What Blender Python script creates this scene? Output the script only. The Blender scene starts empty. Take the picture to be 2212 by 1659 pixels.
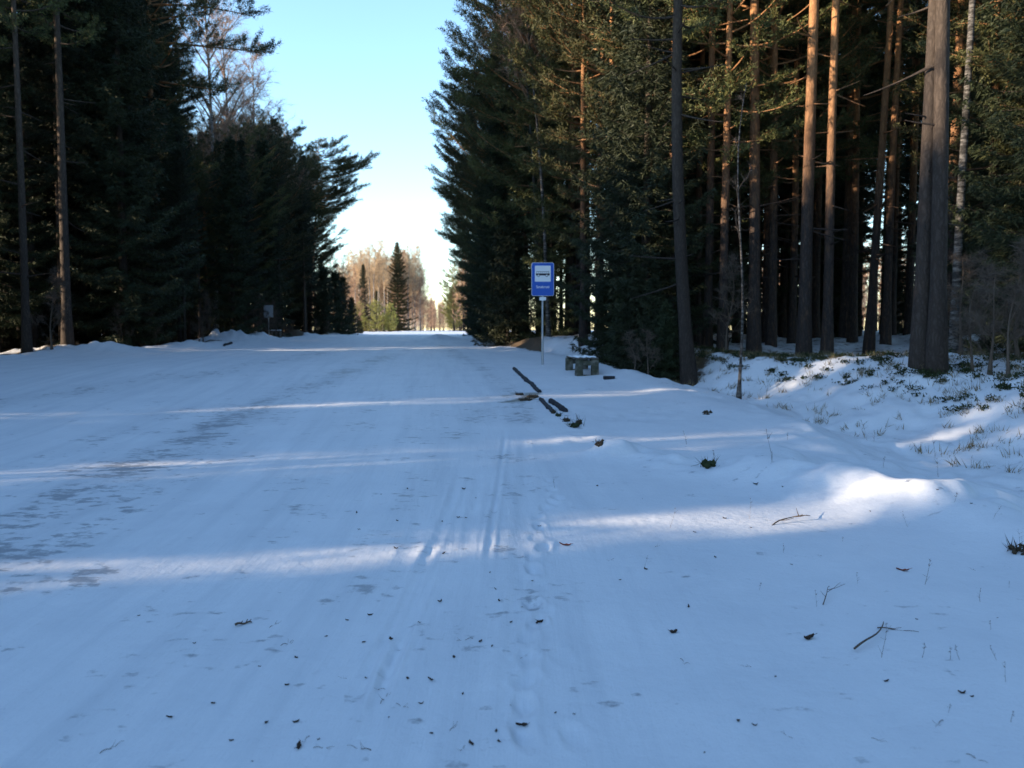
import bpy, math, random
import numpy as np
from mathutils import Vector, Matrix

# ------------------------------------------------------------------ camera, sky, sun, exposure
sc = bpy.context.scene
COL = sc.collection
PITCH = math.radians(3.69)
EYE = 1.6
FPX = 1805.0                      # focal length in pixels of a 2212 x 1659 frame
cam_d = bpy.data.cameras.new("camera")
cam = bpy.data.objects.new("camera", cam_d)
COL.objects.link(cam)
cam.location = (0, 0, EYE)
cam.rotation_euler = (math.pi / 2 - PITCH, 0, 0)
cam_d.sensor_width = 36.0
cam_d.lens = FPX / 2212 * 36
cam_d.clip_start = 0.05
cam_d.clip_end = 6000
cam_d.dof.use_dof = True
cam_d.dof.focus_distance = 7.0
cam_d.dof.aperture_fstop = 2.6
sc.camera = cam

SUN_EL = math.radians(11.0)
SUN_AZ = math.radians(17.0)       # light travels to +X and a little to +Y
sun_vec = Vector((-math.cos(SUN_AZ) * math.cos(SUN_EL), -math.sin(SUN_AZ) * math.cos(SUN_EL), math.sin(SUN_EL)))
sl = bpy.data.lights.new("sun", 'SUN')
sl.energy = 3.8
sl.angle = math.radians(0.5)
sl.color = (1.0, 0.80, 0.58)
so = bpy.data.objects.new("sun", sl)
COL.objects.link(so)
so.rotation_euler = sun_vec.to_track_quat('Z', 'Y').to_euler()

w = bpy.data.worlds.new("World")
sc.world = w
w.use_nodes = True
nt = w.node_tree
sky = nt.nodes.new('ShaderNodeTexSky')
sky.sky_type = 'NISHITA'
sky.sun_disc = False
sky.sun_elevation = SUN_EL
sky.sun_rotation = math.radians(270.0) - SUN_AZ
sky.air_density = 1.0
sky.dust_density = 0.25
sky.ozone_density = 2.5
nt.links.new(sky.outputs[0], nt.nodes['Background'].inputs[0])
nt.nodes['Background'].inputs[1].default_value = 0.15

sc.view_settings.view_transform = 'Standard'
sc.view_settings.look = 'None'
sc.view_settings.gamma = 1
sc.view_settings.exposure = 1.95
sc.cycles.use_denoising = True
sc.cycles.max_bounces = 6
sc.cycles.diffuse_bounces = 3
sc.cycles.glossy_bounces = 2
sc.cycles.transparent_max_bounces = 4

rng = np.random.default_rng(7)
random.seed(7)

# ------------------------------------------------------------------ materials
def new_mat(name, base=(0.5, 0.5, 0.5), rough=0.8, metallic=0.0, spec=0.3):
    m = bpy.data.materials.new(name)
    m.use_nodes = True
    b = m.node_tree.nodes['Principled BSDF']
    b.inputs['Base Color'].default_value = (*base, 1)
    b.inputs['Roughness'].default_value = rough
    b.inputs['Metallic'].default_value = metallic
    b.inputs['Specular IOR Level'].default_value = spec
    return m

def N(m, t, **kw):
    n = m.node_tree.nodes.new(t)
    for k, v in kw.items():
        setattr(n, k, v)
    return n

def L(m, a, b):
    m.node_tree.links.new(a, b)

def ramp(m, fac, stops, interp='LINEAR'):
    r = N(m, 'ShaderNodeValToRGB')
    r.color_ramp.interpolation = interp
    el = r.color_ramp.elements
    while len(el) > 1:
        el.remove(el[-1])
    el[0].position = stops[0][0]
    el[0].color = (*stops[0][1], 1)
    for p, c in stops[1:]:
        e = el.new(p)
        e.color = (*c, 1)
    L(m, fac, r.inputs[0])
    return r.outputs[0]

def noise(m, vec, scale, detail=4, rough=0.55, sc3=None):
    if sc3 is not None:
        mp = N(m, 'ShaderNodeMapping')
        mp.inputs['Scale'].default_value = sc3
        L(m, vec, mp.inputs[0])
        vec = mp.outputs[0]
    n = N(m, 'ShaderNodeTexNoise')
    n.inputs['Scale'].default_value = scale
    n.inputs['Detail'].default_value = detail
    n.inputs['Roughness'].default_value = rough
    L(m, vec, n.inputs['Vector'])
    return n.outputs['Fac']

def math_(m, op, a, b=None, clamp=False):
    n = N(m, 'ShaderNodeMath', operation=op, use_clamp=clamp)
    for i, v in enumerate((a, b)):
        if v is None:
            continue
        if isinstance(v, (int, float)):
            n.inputs[i].default_value = v
        else:
            L(m, v, n.inputs[i])
    return n.outputs[0]

def mixc(m, fac, a, b):
    n = N(m, 'ShaderNodeMix', data_type='RGBA')
    for s, v in ((n.inputs[0], fac), (n.inputs[6], a), (n.inputs[7], b)):
        if isinstance(v, (int, float)):
            s.default_value = v
        elif isinstance(v, tuple):
            s.default_value = (*v, 1)
        else:
            L(m, v, s)
    return n.outputs[2]

def bump(m, h, strength, dist, prev=None):
    b = N(m, 'ShaderNodeBump')
    b.inputs['Strength'].default_value = strength
    b.inputs['Distance'].default_value = dist
    L(m, h, b.inputs['Height'])
    if prev is not None:
        L(m, prev, b.inputs['Normal'])
    return b.outputs[0]

def pb(m):
    return m.node_tree.nodes['Principled BSDF']

def snow_material():
    m = new_mat("packed_snow", rough=0.55, spec=0.35)
    tc = N(m, 'ShaderNodeTexCoord').outputs['Object']
    ice = N(m, 'ShaderNodeAttribute', attribute_name='ice').outputs['Fac']
    lit = N(m, 'ShaderNodeAttribute', attribute_name='litter').outputs['Fac']
    dirt = N(m, 'ShaderNodeAttribute', attribute_name='dirt').outputs['Fac']
    n1 = noise(m, tc, 8.0, 8, 0.66, (0.75, 1.15, 1.0))
    n2 = noise(m, tc, 0.9, 4, 0.5, (2.2, 0.35, 1.0))
    # snow colour: faint unevenness
    nf = noise(m, tc, 1.3, 5, 0.6)
    snow = mixc(m, nf, (0.55, 0.575, 0.615), (0.73, 0.745, 0.765))
    lane = N(m, 'ShaderNodeAttribute', attribute_name='lane').outputs['Fac']
    sp = N(m, 'ShaderNodeSeparateXYZ'); L(m, tc, sp.inputs[0])
    cb = N(m, 'ShaderNodeCombineXYZ')
    L(m, lane, cb.inputs[0]); L(m, math_(m, 'MULTIPLY', sp.outputs[1], 0.055), cb.inputs[1])
    streak = noise(m, cb.outputs[0], 3.4, 6, 0.66)
    mo = N(m, 'ShaderNodeMapRange'); L(m, lane, mo.inputs[0])
    for k, vv in ((1, 0.2), (2, 1.6), (3, 1.0), (4, 0.15)):
        mo.inputs[k].default_value = vv
    onroad = mo.outputs[0]
    snow = mixc(m, math_(m, 'MULTIPLY', ramp(m, noise(m, tc, 90.0, 2, 0.5), [(0.55, (0, 0, 0)), (0.75, (1, 1, 1))]), 0.35), snow, (0.50, 0.52, 0.55))
    snow = mixc(m, math_(m, 'MULTIPLY', math_(m, 'MULTIPLY', ramp(m, streak, [(0.46, (0, 0, 0)), (0.66, (1, 1, 1))]), onroad), 0.5), snow, (0.49, 0.52, 0.56))
    # ice patches where the snow is worn thin
    t = math_(m, 'ADD', math_(m, 'MULTIPLY', n1, 1.6), math_(m, 'MULTIPLY', ice, 0.36))
    t = math_(m, 'ADD', t, math_(m, 'MULTIPLY', noise(m, tc, 1.6, 3, 0.5), 0.75))
    icef = ramp(m, math_(m, 'SUBTRACT', t, 0.75), [(0.67, (0, 0, 0)), (0.83, (1, 1, 1))])
    icef = math_(m, 'MULTIPLY', icef, 0.72)
    soft = math_(m, 'MULTIPLY', ice, 0.34)
    col = mixc(m, soft, snow, (0.40, 0.43, 0.46))
    col = mixc(m, icef, col, (0.20, 0.22, 0.25))
    # gritty meltwater edge
    n3 = noise(m, tc, 7.0, 6, 0.7)
    dt = ramp(m, math_(m, 'ADD', math_(m, 'MULTIPLY', n3, 0.9), math_(m, 'MULTIPLY', dirt, 0.55)), [(0.62, (0, 0, 0)), (0.85, (1, 1, 1))])
    col = mixc(m, math_(m, 'MULTIPLY', dt, 0.8), col, (0.15, 0.14, 0.10))
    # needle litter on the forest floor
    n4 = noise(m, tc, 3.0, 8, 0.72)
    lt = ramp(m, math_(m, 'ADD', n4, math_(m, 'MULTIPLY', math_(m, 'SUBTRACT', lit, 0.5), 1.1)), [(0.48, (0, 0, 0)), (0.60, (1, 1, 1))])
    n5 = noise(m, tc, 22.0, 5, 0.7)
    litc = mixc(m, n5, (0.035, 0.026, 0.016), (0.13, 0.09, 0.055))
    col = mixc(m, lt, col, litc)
    b = pb(m)
    L(m, col, b.inputs['Base Color'])
    r = math_(m, 'SUBTRACT', 0.62, math_(m, 'MULTIPLY', icef, 0.2))
    L(m, r, b.inputs['Roughness'])
    h1 = noise(m, tc, 9.0, 6, 0.62)
    h2 = noise(m, tc, 55.0, 3, 0.6)
    nb = bump(m, h1, 0.32, 0.03)
    nb = bump(m, h2, 0.2, 0.005, nb)
    nb = bump(m, math_(m, 'MULTIPLY', icef, -1.0), 0.4, 0.015, nb)
    nb = bump(m, math_(m, 'MULTIPLY', streak, onroad), 0.4, 0.03, nb)
    L(m, nb, b.inputs['Normal'])
    return m

def bark_material(name, low, high, z0=3.0, z1=8.0):
    m = new_mat(name, rough=0.9, spec=0.15)
    tc = N(m, 'ShaderNodeTexCoord').outputs['Object']
    rnd = N(m, 'ShaderNodeObjectInfo').outputs['Random']
    sep = N(m, 'ShaderNodeSeparateXYZ')
    L(m, tc, sep.inputs[0])
    mr = N(m, 'ShaderNodeMapRange')
    mr.inputs[1].default_value = z0
    mr.inputs[2].default_value = z1
    L(m, sep.outputs[2], mr.inputs[0])
    n = noise(m, tc, 9.0, 6, 0.65, (1.6, 1.6, 0.35))
    f = math_(m, 'ADD', mr.outputs[0], math_(m, 'MULTIPLY', math_(m, 'SUBTRACT', n, 0.5), 0.8), clamp=True)
    c = mixc(m, f, low, high)
    v = N(m, 'ShaderNodeTexVoronoi')
    mp = N(m, 'ShaderNodeMapping')
    mp.inputs['Scale'].default_value = (15, 15, 3.2)
    wob = N(m, 'ShaderNodeTexNoise')
    wob.inputs['Scale'].default_value = 6.0
    wob.inputs['Detail'].default_value = 5
    L(m, tc, wob.inputs['Vector'])
    wadd = N(m, 'ShaderNodeVectorMath', operation='MULTIPLY_ADD')
    L(m, wob.outputs['Color'], wadd.inputs[0])
    wadd.inputs[1].default_value = (0.16, 0.16, 0.4)
    L(m, tc, wadd.inputs[2])
    L(m, wadd.outputs[0], mp.inputs[0])
    L(m, mp.outputs[0], v.inputs['Vector'])
    v.inputs['Scale'].default_value = 1.0
    v.feature = 'DISTANCE_TO_EDGE'
    crack = ramp(m, v.outputs['Distance'], [(0.0, (0.5, 0.5, 0.5)), (0.35, (1, 1, 1))])
    mul = N(m, 'ShaderNodeMix', data_type='RGBA', blend_type='MULTIPLY')
    mul.inputs[0].default_value = 0.8
    L(m, c, mul.inputs[6])
    L(m, crack, mul.inputs[7])
    hs = N(m, 'ShaderNodeHueSaturation')
    L(m, math_(m, 'ADD', 0.75, math_(m, 'MULTIPLY', rnd, 0.5)), hs.inputs['Value'])
    L(m, mul.outputs[2], hs.inputs['Color'])
    L(m, hs.outputs[0], pb(m).inputs['Base Color'])
    nb = bump(m, v.outputs['Distance'], 0.7, 0.02)
    nb = bump(m, n, 0.5, 0.02, nb)
    L(m, nb, pb(m).inputs['Normal'])
    return m

def birch_bark():
    m = new_mat("birch_bark", rough=0.8, spec=0.2)
    tc = N(m, 'ShaderNodeTexCoord').outputs['Object']
    n = noise(m, tc, 5.0, 5, 0.7, (1.0, 1.0, 3.5))
    c = ramp(m, n, [(0.44, (0.03, 0.028, 0.026)), (0.56, (0.40, 0.36, 0.32)), (1.0, (0.60, 0.54, 0.48))])
    L(m, c, pb(m).inputs['Base Color'])
    return m

def needle_material(name, a, b2):
    m = new_mat(name, rough=0.65, spec=0.25)
    tc = N(m, 'ShaderNodeTexCoord').outputs['Object']
    rnd = N(m, 'ShaderNodeObjectInfo').outputs['Random']
    n = noise(m, tc, 1.4, 4, 0.65)
    c = mixc(m, ramp(m, n, [(0.3, (0, 0, 0)), (0.7, (1, 1, 1))]), a, b2)
    hs = N(m, 'ShaderNodeHueSaturation')
    L(m, math_(m, 'ADD', 0.7, math_(m, 'MULTIPLY', rnd, 0.6)), hs.inputs['Value'])
    L(m, math_(m, 'ADD', 0.475, math_(m, 'MULTIPLY', rnd, 0.04)), hs.inputs['Hue'])
    L(m, c, hs.inputs['Color'])
    L(m, hs.outputs[0], pb(m).inputs['Base Color'])
    return m

M_SNOW = snow_material()
M_PINE_BARK = bark_material("pine_bark", (0.046, 0.037, 0.034), (0.42, 0.21, 0.095), 3.5, 10.0)
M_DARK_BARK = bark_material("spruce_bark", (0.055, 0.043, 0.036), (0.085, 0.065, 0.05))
M_BIRCH = birch_bark()
def shaded_birch():  # darker copy of the birch bark, forest shade put into its colour
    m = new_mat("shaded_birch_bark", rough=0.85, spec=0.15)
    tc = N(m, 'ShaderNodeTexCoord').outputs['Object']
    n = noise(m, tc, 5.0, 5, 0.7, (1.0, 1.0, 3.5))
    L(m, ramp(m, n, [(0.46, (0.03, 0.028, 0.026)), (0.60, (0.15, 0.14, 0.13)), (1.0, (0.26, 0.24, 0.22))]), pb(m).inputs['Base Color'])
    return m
M_SHADED_BIRCH = shaded_birch()
M_TWIG = new_mat("birch_twigs", (0.29, 0.185, 0.125), 0.8, spec=0.2)
M_TWIGL = new_mat("pale_twigs", (0.43, 0.31, 0.19), 0.8, spec=0.2)
M_DEAD = new_mat("dead_twigs", (0.10, 0.078, 0.062), 0.9, spec=0.1)
M_PINE = needle_material("pine_needles", (0.026, 0.036, 0.013), (0.100, 0.100, 0.032))
M_SPRUCE = needle_material("spruce_needles", (0.012, 0.020, 0.010), (0.036, 0.043, 0.017))

M_SUN_SPRUCE = needle_material("sunlit_spruce_needles", (0.050, 0.052, 0.020), (0.12, 0.115, 0.045))  # lighter copy of the spruce needles, sunlight put into the colour
M_SUN_PINE = needle_material("sunlit_pine_needles", (0.13, 0.14, 0.035), (0.27, 0.24, 0.07))  # yellow green of sunlit pine needles, the sunlight painted into the colour

# ------------------------------------------------------------------ the ground's shape
def vnoise(x, y, scale, seed=0):
    x = np.asarray(x, float) / scale + 1000.0 + seed * 17.3
    y = np.asarray(y, float) / scale + 1000.0 + seed * 5.9
    xi = np.floor(x).astype(np.int64); yi = np.floor(y).astype(np.int64)
    fx = x - xi; fy = y - yi
    fx = fx * fx * (3 - 2 * fx); fy = fy * fy * (3 - 2 * fy)
    def h(a, b):
        v = (a * 374761393 + b * 668265263 + seed * 982451653) & 0xffffffff
        v = ((v ^ (v >> 13)) * 1274126177) & 0xffffffff
        v = v ^ (v >> 16)
        return (v & 0xffff) / 65535.0
    return (h(xi, yi) * (1 - fx) + h(xi + 1, yi) * fx) * (1 - fy) + (h(xi, yi + 1) * (1 - fx) + h(xi + 1, yi + 1) * fx) * fy - 0.5

_KY = [-400, -50, 0, 5, 10, 15, 22, 35, 50, 60, 85, 110, 135, 155, 185, 250, 1000, 4000]
_KZ = [-0.3, -0.2, 0.0, 0.0, 0.1, 0.30, 0.68, 0.90, 1.02, 1.06, 1.09, 1.14, 1.30, 1.40, 1.41, 1.3, 1.1, 1.1]
_TY = np.arange(-400, 1000, 0.5)
_TZ = np.interp(_TY, _KY, _KZ)
_k = np.exp(-0.5 * (np.arange(-12, 13) / 4.0) ** 2); _k /= _k.sum()
_TZ = np.convolve(np.pad(_TZ, 12, mode='edge'), _k, mode='valid')
def zroad(y):
    return np.interp(y, _TY, _TZ)

def E_(y): return np.interp(y, [0, 3, 6.7, 8.5, 10.5, 12.5, 16.3, 21, 24, 28, 33, 37, 90, 130], [5.4, 4.8, 3.75, 2.75, 3.1, 4.15, 3.6, 2.5, 2.2, 1.4, -0.2, -2.0, -5.2, -8])
def D_(y): return np.interp(y, [0, 3, 6, 9, 12, 16, 22, 26, 37, 90], [7.6, 7.4, 7.0, 6.4, 6.0, 5.1, 3.6, 3.0, -1.2, -4.4])
def B_(y): return np.interp(y, [0, 4, 9, 14, 17, 19.5, 24, 28, 37, 90], [11, 10.6, 10.2, 9.2, 7.6, 5.6, 4.4, 3.8, -0.4, -3.6])
def ZD_(y): return np.interp(y, [0, 6, 9, 12, 16, 22, 30, 40], [-0.36, -0.32, -0.28, -0.12, 0.10, 0.45, 0.75, 0.98])
def ZB_(y): return np.interp(y, [0, 4, 9, 14, 17, 20, 24, 28, 35, 60, 400], [0.75, 0.8, 0.86, 0.94, 1.02, 0.92, 1.08, 1.20, 1.22, 1.25, 1.3])
def F_(y): return np.interp(y, [-40, 0, 15, 27, 31, 35, 49, 90, 100], [-13, -13, -14, -15.8, -14.5, -13.3, -14.2, -17.8, -18.6])
def sst(t):
    t = np.clip(t, 0, 1)
    return t * t * (3 - 2 * t)

MOUNDS = [(-14.9, 43.5, 0.62, 1.3, 1.5), (-13.6, 45.5, 0.30, 1.0, 1.0), (-15.6, 29.5, 0.30, 2.2, 1.0), (-13.4, 34.5, 0.12, 1.0, 1.0),
          (1.30, 9.9, 0.17, 0.42, 0.30), (1.85, 9.3, 0.10, 0.35, 0.3), (2.45, 8.7, 0.13, 0.55, 0.34), (3.1, 7.7, 0.10, 0.6, 0.34), (3.9, 7.15, 0.10, 0.8, 0.36), (2.8, 8.2, 0.08, 0.35, 0.25), (4.1, 6.9, 0.10, 0.6, 0.5),
          (2.0, 13.5, -0.05, 1.2, 1.0), (0.95, 10.9, 0.06, 0.5, 0.5), (-17.5, 66, 0.5, 1.6, 2.0), (-18.5, 78, 0.45, 1.5, 3.0), (-4.4, 52, 0.25, 0.9, 2.5)]
FEET = []
TRACKS = []

def seg_dist(x, y, pts):
    """distance to a polyline"""
    best = np.full(np.shape(x), 1e9)
    for (x0, y0), (x1, y1) in zip(pts[:-1], pts[1:]):
        dx, dy = x1 - x0, y1 - y0
        t = np.clip(((x - x0) * dx + (y - y0) * dy) / (dx * dx + dy * dy + 1e-9), 0, 1)
        best = np.minimum(best, np.hypot(x - x0 - t * dx, y - y0 - t * dy))
    return best

def hz(x, y, fine=True):
    x = np.asarray(x, float); y = np.asarray(y, float)
    e, d, b, f = E_(y), D_(y), B_(y), F_(y)
    zr = zroad(y)
    zd = np.minimum(ZD_(y), zr); zb = ZB_(y)
    nearw = sst((40 - y) / 8)
    t1 = sst((x - e) / np.maximum(d - e, 0.3)); t2 = sst((x - d) / np.maximum(b - d, 0.3))
    z = zr + (zd - zr) * t1 * np.where(y < 40, 1, 0) * nearw + (zb - np.where(y < 40, zd * nearw + zr * (1 - nearw), zr)) * t2
    z = np.where(x > e, z, zr)
    z = z + 0.17 * np.exp(-((x - e) / 0.5) ** 2) * sst((11 - y) / 3) + 0.05 * np.exp(-((x - e + 0.4) / 0.5) ** 2) * sst((y - 12) / 3) * sst((34 - y) / 4)
    # left verge: a low ploughed bank at the edge of the forest
    z = z + 0.10 * np.exp(-((x - f - 0.6) / 0.9) ** 2) * sst((110 - y) / 20) - 0.12 * sst((f - x) / 3)
    off = sst((x - e + 0.6) / 1.2) + sst((f + 2.0 - x) / 2)
    z = z + 0.18 * off * vnoise(x, y, 1.1, 1) + 0.09 * off * vnoise(x, y, 0.38, 2) + 0.05 * off * vnoise(x, y, 0.16, 7)
    far = sst((x - b) / 3)
    z = z + far * (0.5 * vnoise(x, y, 7.0, 3) + 0.22 * vnoise(x, y, 2.2, 4))
    z = z + 0.03 * vnoise(x, y, 2.0, 5) + 0.012 * vnoise(x, y, 0.5, 6)
    for mx, my, a, sx, sy in MOUNDS:
        z = z + a * np.exp(-((x - mx) / sx) ** 2 - ((y - my) / sy) ** 2) * (1 + 1.1 * vnoise(x, y, 0.35 * sx + 0.1, 9) + 0.5 * vnoise(x, y, 0.15, 19))
    if fine:
        for fx, fy, ang, dep in FEET:
            dep = dep * 0.55 * (0.5 + 1.2 * np.clip(vnoise(x, y, 0.12, 14) + 0.5, 0, 1))
            c, s = math.cos(ang), math.sin(ang)
            u = (x - fx) * c + (y - fy) * s; v = -(x - fx) * s + (y - fy) * c
            r = (u / 0.046) ** 2 + (v / 0.105) ** 2
            r = r * (1 + 0.7 * vnoise(x, y, 0.06, 21) + 0.4 * vnoise(x, y, 0.02, 22))
            z = z - dep * np.exp(-r ** 2) + dep * 0.28 * np.exp(-(np.sqrt(r) - 1.45) ** 2 / 0.10)
        for pts, wd, dep in TRACKS:
            dep = dep * 0.8 * (0.25 + 1.3 * np.clip(vnoise(x, y, 0.9, 12) + 0.5, 0, 1))
            ds = seg_dist(x, y, pts)
            dep = dep * 0.8 * sst(np.hypot(x - pts[0][0], y - pts[0][1]) / 0.9) * sst(np.hypot(x - pts[-1][0], y - pts[-1][1]) / 1.5)
            jag = 1 + 1.2 * vnoise(x, y, 0.07, 8)
            z = z - dep * np.exp(-(ds / wd) ** 2) * jag + dep * 0.7 * np.exp(-((ds - 1.7 * wd) / (0.6 * wd)) ** 2) * jag
    return z

def G(px, py, fine=False):
    """a point of a 2212 x 1659 frame -> the place on the ground under it"""
    cx, cy = (px - 1106) / FPX, (829.5 - py) / FPX
    dx = cx; dy = math.cos(PITCH) + cy * math.sin(PITCH); dz = -math.sin(PITCH) + cy * math.cos(PITCH)
    t = np.geomspace(1.5, 400, 6000)
    zz = EYE + dz * t - hz(dx * t, dy * t, fine)
    i = np.argmax(zz < 0)
    if zz[i] >= 0:
        i = len(t) - 1
    if i > 0:
        a = zz[i - 1] / (zz[i - 1] - zz[i] + 1e-12)
        tt = t[i - 1] + (t[i] - t[i - 1]) * a
    else:
        tt = t[0]
    return (dx * tt, dy * tt)

def X(px, Y):
    return (px - 1106) / FPX * Y

for px, py, an, dp in [(1205, 1075, .2, .030), (1178, 1098, -.1, .03), (1163, 1138, .1, .035), (1175, 1183, -.2, .055), (1152, 1228, .1, .055),
                       (1152, 1305, .2, .045), (1160, 1345, -.1, .04), (1142, 1375, .1, .02), (1142, 1425, 0, .02), (1132, 1522, .1, .03),
                       (1126, 1570, 0, .02), (1135, 1595, .1, .025), (1240, 1592, .2, .015), (1215, 1420, .2, .012), (1190, 1040, .2, .02)]:
    gx, gy = G(px, py)
    FEET.append((gx, gy, an, dp))
_F0 = sorted(FEET, key=lambda f: f[1])
for a_, b2 in zip(_F0[:-1], _F0[1:]):
    if b2[1] - a_[1] > 0.28:
        FEET.append(((a_[0] + b2[0]) / 2 + random.uniform(-.05, .09), (a_[1] + b2[1]) / 2, random.uniform(-.3, .3), 0.022))
for pts, wd, dp in [([(700, 1640), (800, 1440), (875, 1315), (905, 1235), (945, 1165), (975, 1080), (1000, 1000)], .035, .010),
                    ([(770, 1640), (850, 1420), (905, 1290), (940, 1200)], .03, .016),
                    ([(835, 1310), (885, 1180), (930, 1060)], .05, .007),
                    ([(1048, 1250), (1060, 1150), (1075, 1060), (1088, 960), (1092, 920)], .025, .016),
                    ([(1005, 1210), (1015, 1140), (1040, 1000)], .04, .008),
                    ([(1110, 1640), (1120, 1400), (1128, 1180), (1136, 1000), (1130, 930)], .06, .010),
                    ([(490, 1290), (525, 1240), (560, 1205)], .03, .012), ([(200, 1240), (420, 1080), (600, 960)], .05, .007),
                    ([(40, 1230), (300, 1060), (520, 950), (760, 840)], .06, .006), ([(560, 1100), (700, 985), (840, 880), (900, 800)], .08, .006)]:
    TRACKS.append(([G(*p) for p in pts], wd, dp))

ICE = [([(-60, 1230), (0, 1180), (200, 1050), (430, 935), (620, 855), (760, 800), (850, 765)], .42, 1.0),
       ([(180, 1160), (330, 1040), (470, 960), (600, 890)], .30, .55),
       ([(0, 1270), (110, 1250)], .25, .9), ([(120, 1185), (220, 1160)], .22, .75), ([(0, 1010), (200, 950), (420, 880)], .22, .5),
       ([(-60, 872), (120, 850), (300, 826), (500, 800), (650, 772), (760, 750)], .60, .62),
       ([(640, 1010), (700, 990)], .3, .3), ([(990, 950), (1030, 900), (1090, 850)], .3, .55),
       ([(1128, 915), (1115, 860), (1075, 815), (1030, 790), (985, 765), (950, 745)], .26, .75),
       ([(1060, 860), (1120, 862)], .30, .85), ([(700, 780), (780, 760)], .4, .35), ([(960, 850), (920, 780), (905, 745)], .9, .25)]
DIRT = [([(1150, 850), (1138, 862), (1100, 868)], .20, .9), ([(1120, 850), (1090, 855)], .25, .5), ([(1232, 915), (1245, 925)], .12, .6)]
ICE += [([(600, 1640), (800, 1250), (900, 1000), (930, 850), (925, 750)], .35, .30), ([(1085, 1640), (1100, 1200), (1112, 980)], .20, .40), ([(250, 1500), (560, 1180), (720, 980), (830, 840)], .35, .28)]
ICEW = [([G(*p) for p in pts], wd * 1.35, s) for pts, wd, s in ICE]
DIRTW = [([G(*p) for p in pts], wd, s) for pts, wd, s in DIRT]

def build_ground():
    fov = np.radians(35)
    th = np.concatenate([np.linspace(-math.pi, -fov, 60)[:-1], np.linspace(-fov, fov, 560), np.linspace(fov, math.pi, 60)[1:-1]])
    r1 = np.geomspace(1.2, 160, 620)
    r2 = np.geomspace(160, 4500, 60)[1:]
    r = np.concatenate([[0.0001, 0.5], r1, r2])
    nt_, nr = len(th), len(r)
    R, T = np.meshgrid(r, th, indexing='ij')
    x = (R * np.sin(T)).ravel(); y = (R * np.cos(T)).ravel()
    z = hz(x, y)
    co = np.stack([x, y, z], 1)
    i, j = np.meshgrid(np.arange(nr - 1), np.arange(nt_), indexing='ij')
    jn = (j + 1) % nt_
    quads = np.stack([i * nt_ + j, (i + 1) * nt_ + j, (i + 1) * nt_ + jn, i * nt_ + jn], -1).reshape(-1, 4)[:, ::-1]
    ice = np.zeros(len(x)); dirt = np.zeros(len(x)); lit = np.zeros(len(x))
    for pts, wd, s in ICEW:
        ice = np.maximum(ice, s * np.exp(-(seg_dist(x, y, pts) / wd) ** 2) * (0.75 + 0.7 * vnoise(x, y, 0.8, 31)))
    for pts, wd, s in DIRTW:
        dirt = np.maximum(dirt, s * np.exp(-(seg_dist(x, y, pts) / wd) ** 2))
    # how much needle litter shows: all of the floor under the left forest, the foot of the right forest beyond the stop
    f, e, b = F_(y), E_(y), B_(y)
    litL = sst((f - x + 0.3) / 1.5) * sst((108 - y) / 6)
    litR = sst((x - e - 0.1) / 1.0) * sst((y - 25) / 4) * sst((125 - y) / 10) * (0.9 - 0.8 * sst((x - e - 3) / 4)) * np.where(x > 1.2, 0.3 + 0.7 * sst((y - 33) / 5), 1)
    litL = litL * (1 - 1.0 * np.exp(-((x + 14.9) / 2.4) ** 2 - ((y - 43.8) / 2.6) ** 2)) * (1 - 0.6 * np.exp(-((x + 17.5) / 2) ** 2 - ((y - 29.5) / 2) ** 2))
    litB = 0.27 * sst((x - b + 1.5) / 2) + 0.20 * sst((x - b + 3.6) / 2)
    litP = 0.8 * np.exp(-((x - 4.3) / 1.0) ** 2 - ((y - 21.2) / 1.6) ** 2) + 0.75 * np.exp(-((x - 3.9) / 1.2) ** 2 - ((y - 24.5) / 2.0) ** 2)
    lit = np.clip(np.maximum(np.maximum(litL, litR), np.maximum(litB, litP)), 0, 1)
    lane = x - np.interp(y, [-50, 0, 6, 12, 25, 50, 100, 160, 1000], [0, 0, 0.05, -0.3, -1.6, -4.5, -9.5, -16.0, -79])
    cx = x[quads].mean(1); cy = y[quads].mean(1)
    ax = -3.9 - 0.0753 * cy
    right = np.interp(cy, [-50, 0, 12, 21, 30, 45], [0.5, 0.3, 0.7, 0.0, -1.3, ax[0] * 0 - 4.0])
    right = np.where(cy > 45, ax + 4.0, right)
    left = np.maximum(ax - 6.0, F_(cy) + 1.3)
    is_road = (cx > left) & (cx < right) & (cy < 900) & (cy > -100)
    for nm, msk in (("snow_ground", ~is_road), ("road", is_road)):
        q = quads[msk]
        used = np.unique(q)
        remap = np.zeros(len(x), np.int64); remap[used] = np.arange(len(used))
        me = bpy.data.meshes.new(nm)
        v = co[used]; qq = remap[q]
        me.vertices.add(len(v)); me.vertices.foreach_set('co', v.ravel())
        me.loops.add(qq.size); me.loops.foreach_set('vertex_index', qq.ravel())
        me.polygons.add(len(qq)); me.polygons.foreach_set('loop_start', np.arange(0, qq.size, 4))
        me.polygons.foreach_set('use_smooth', np.ones(len(qq), bool))
        me.update(calc_edges=True)
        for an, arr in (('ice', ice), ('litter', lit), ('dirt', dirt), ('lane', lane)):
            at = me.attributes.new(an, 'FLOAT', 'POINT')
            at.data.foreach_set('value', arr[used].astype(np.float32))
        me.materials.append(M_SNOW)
        o = bpy.data.objects.new(nm, me)
        COL.objects.link(o)
        o['kind'] = 'structure'
        o['label'] = 'packed snow road with worn icy wheel tracks' if nm == 'road' else 'snow covered verge, ditch and forest floor'
build_ground()

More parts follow.
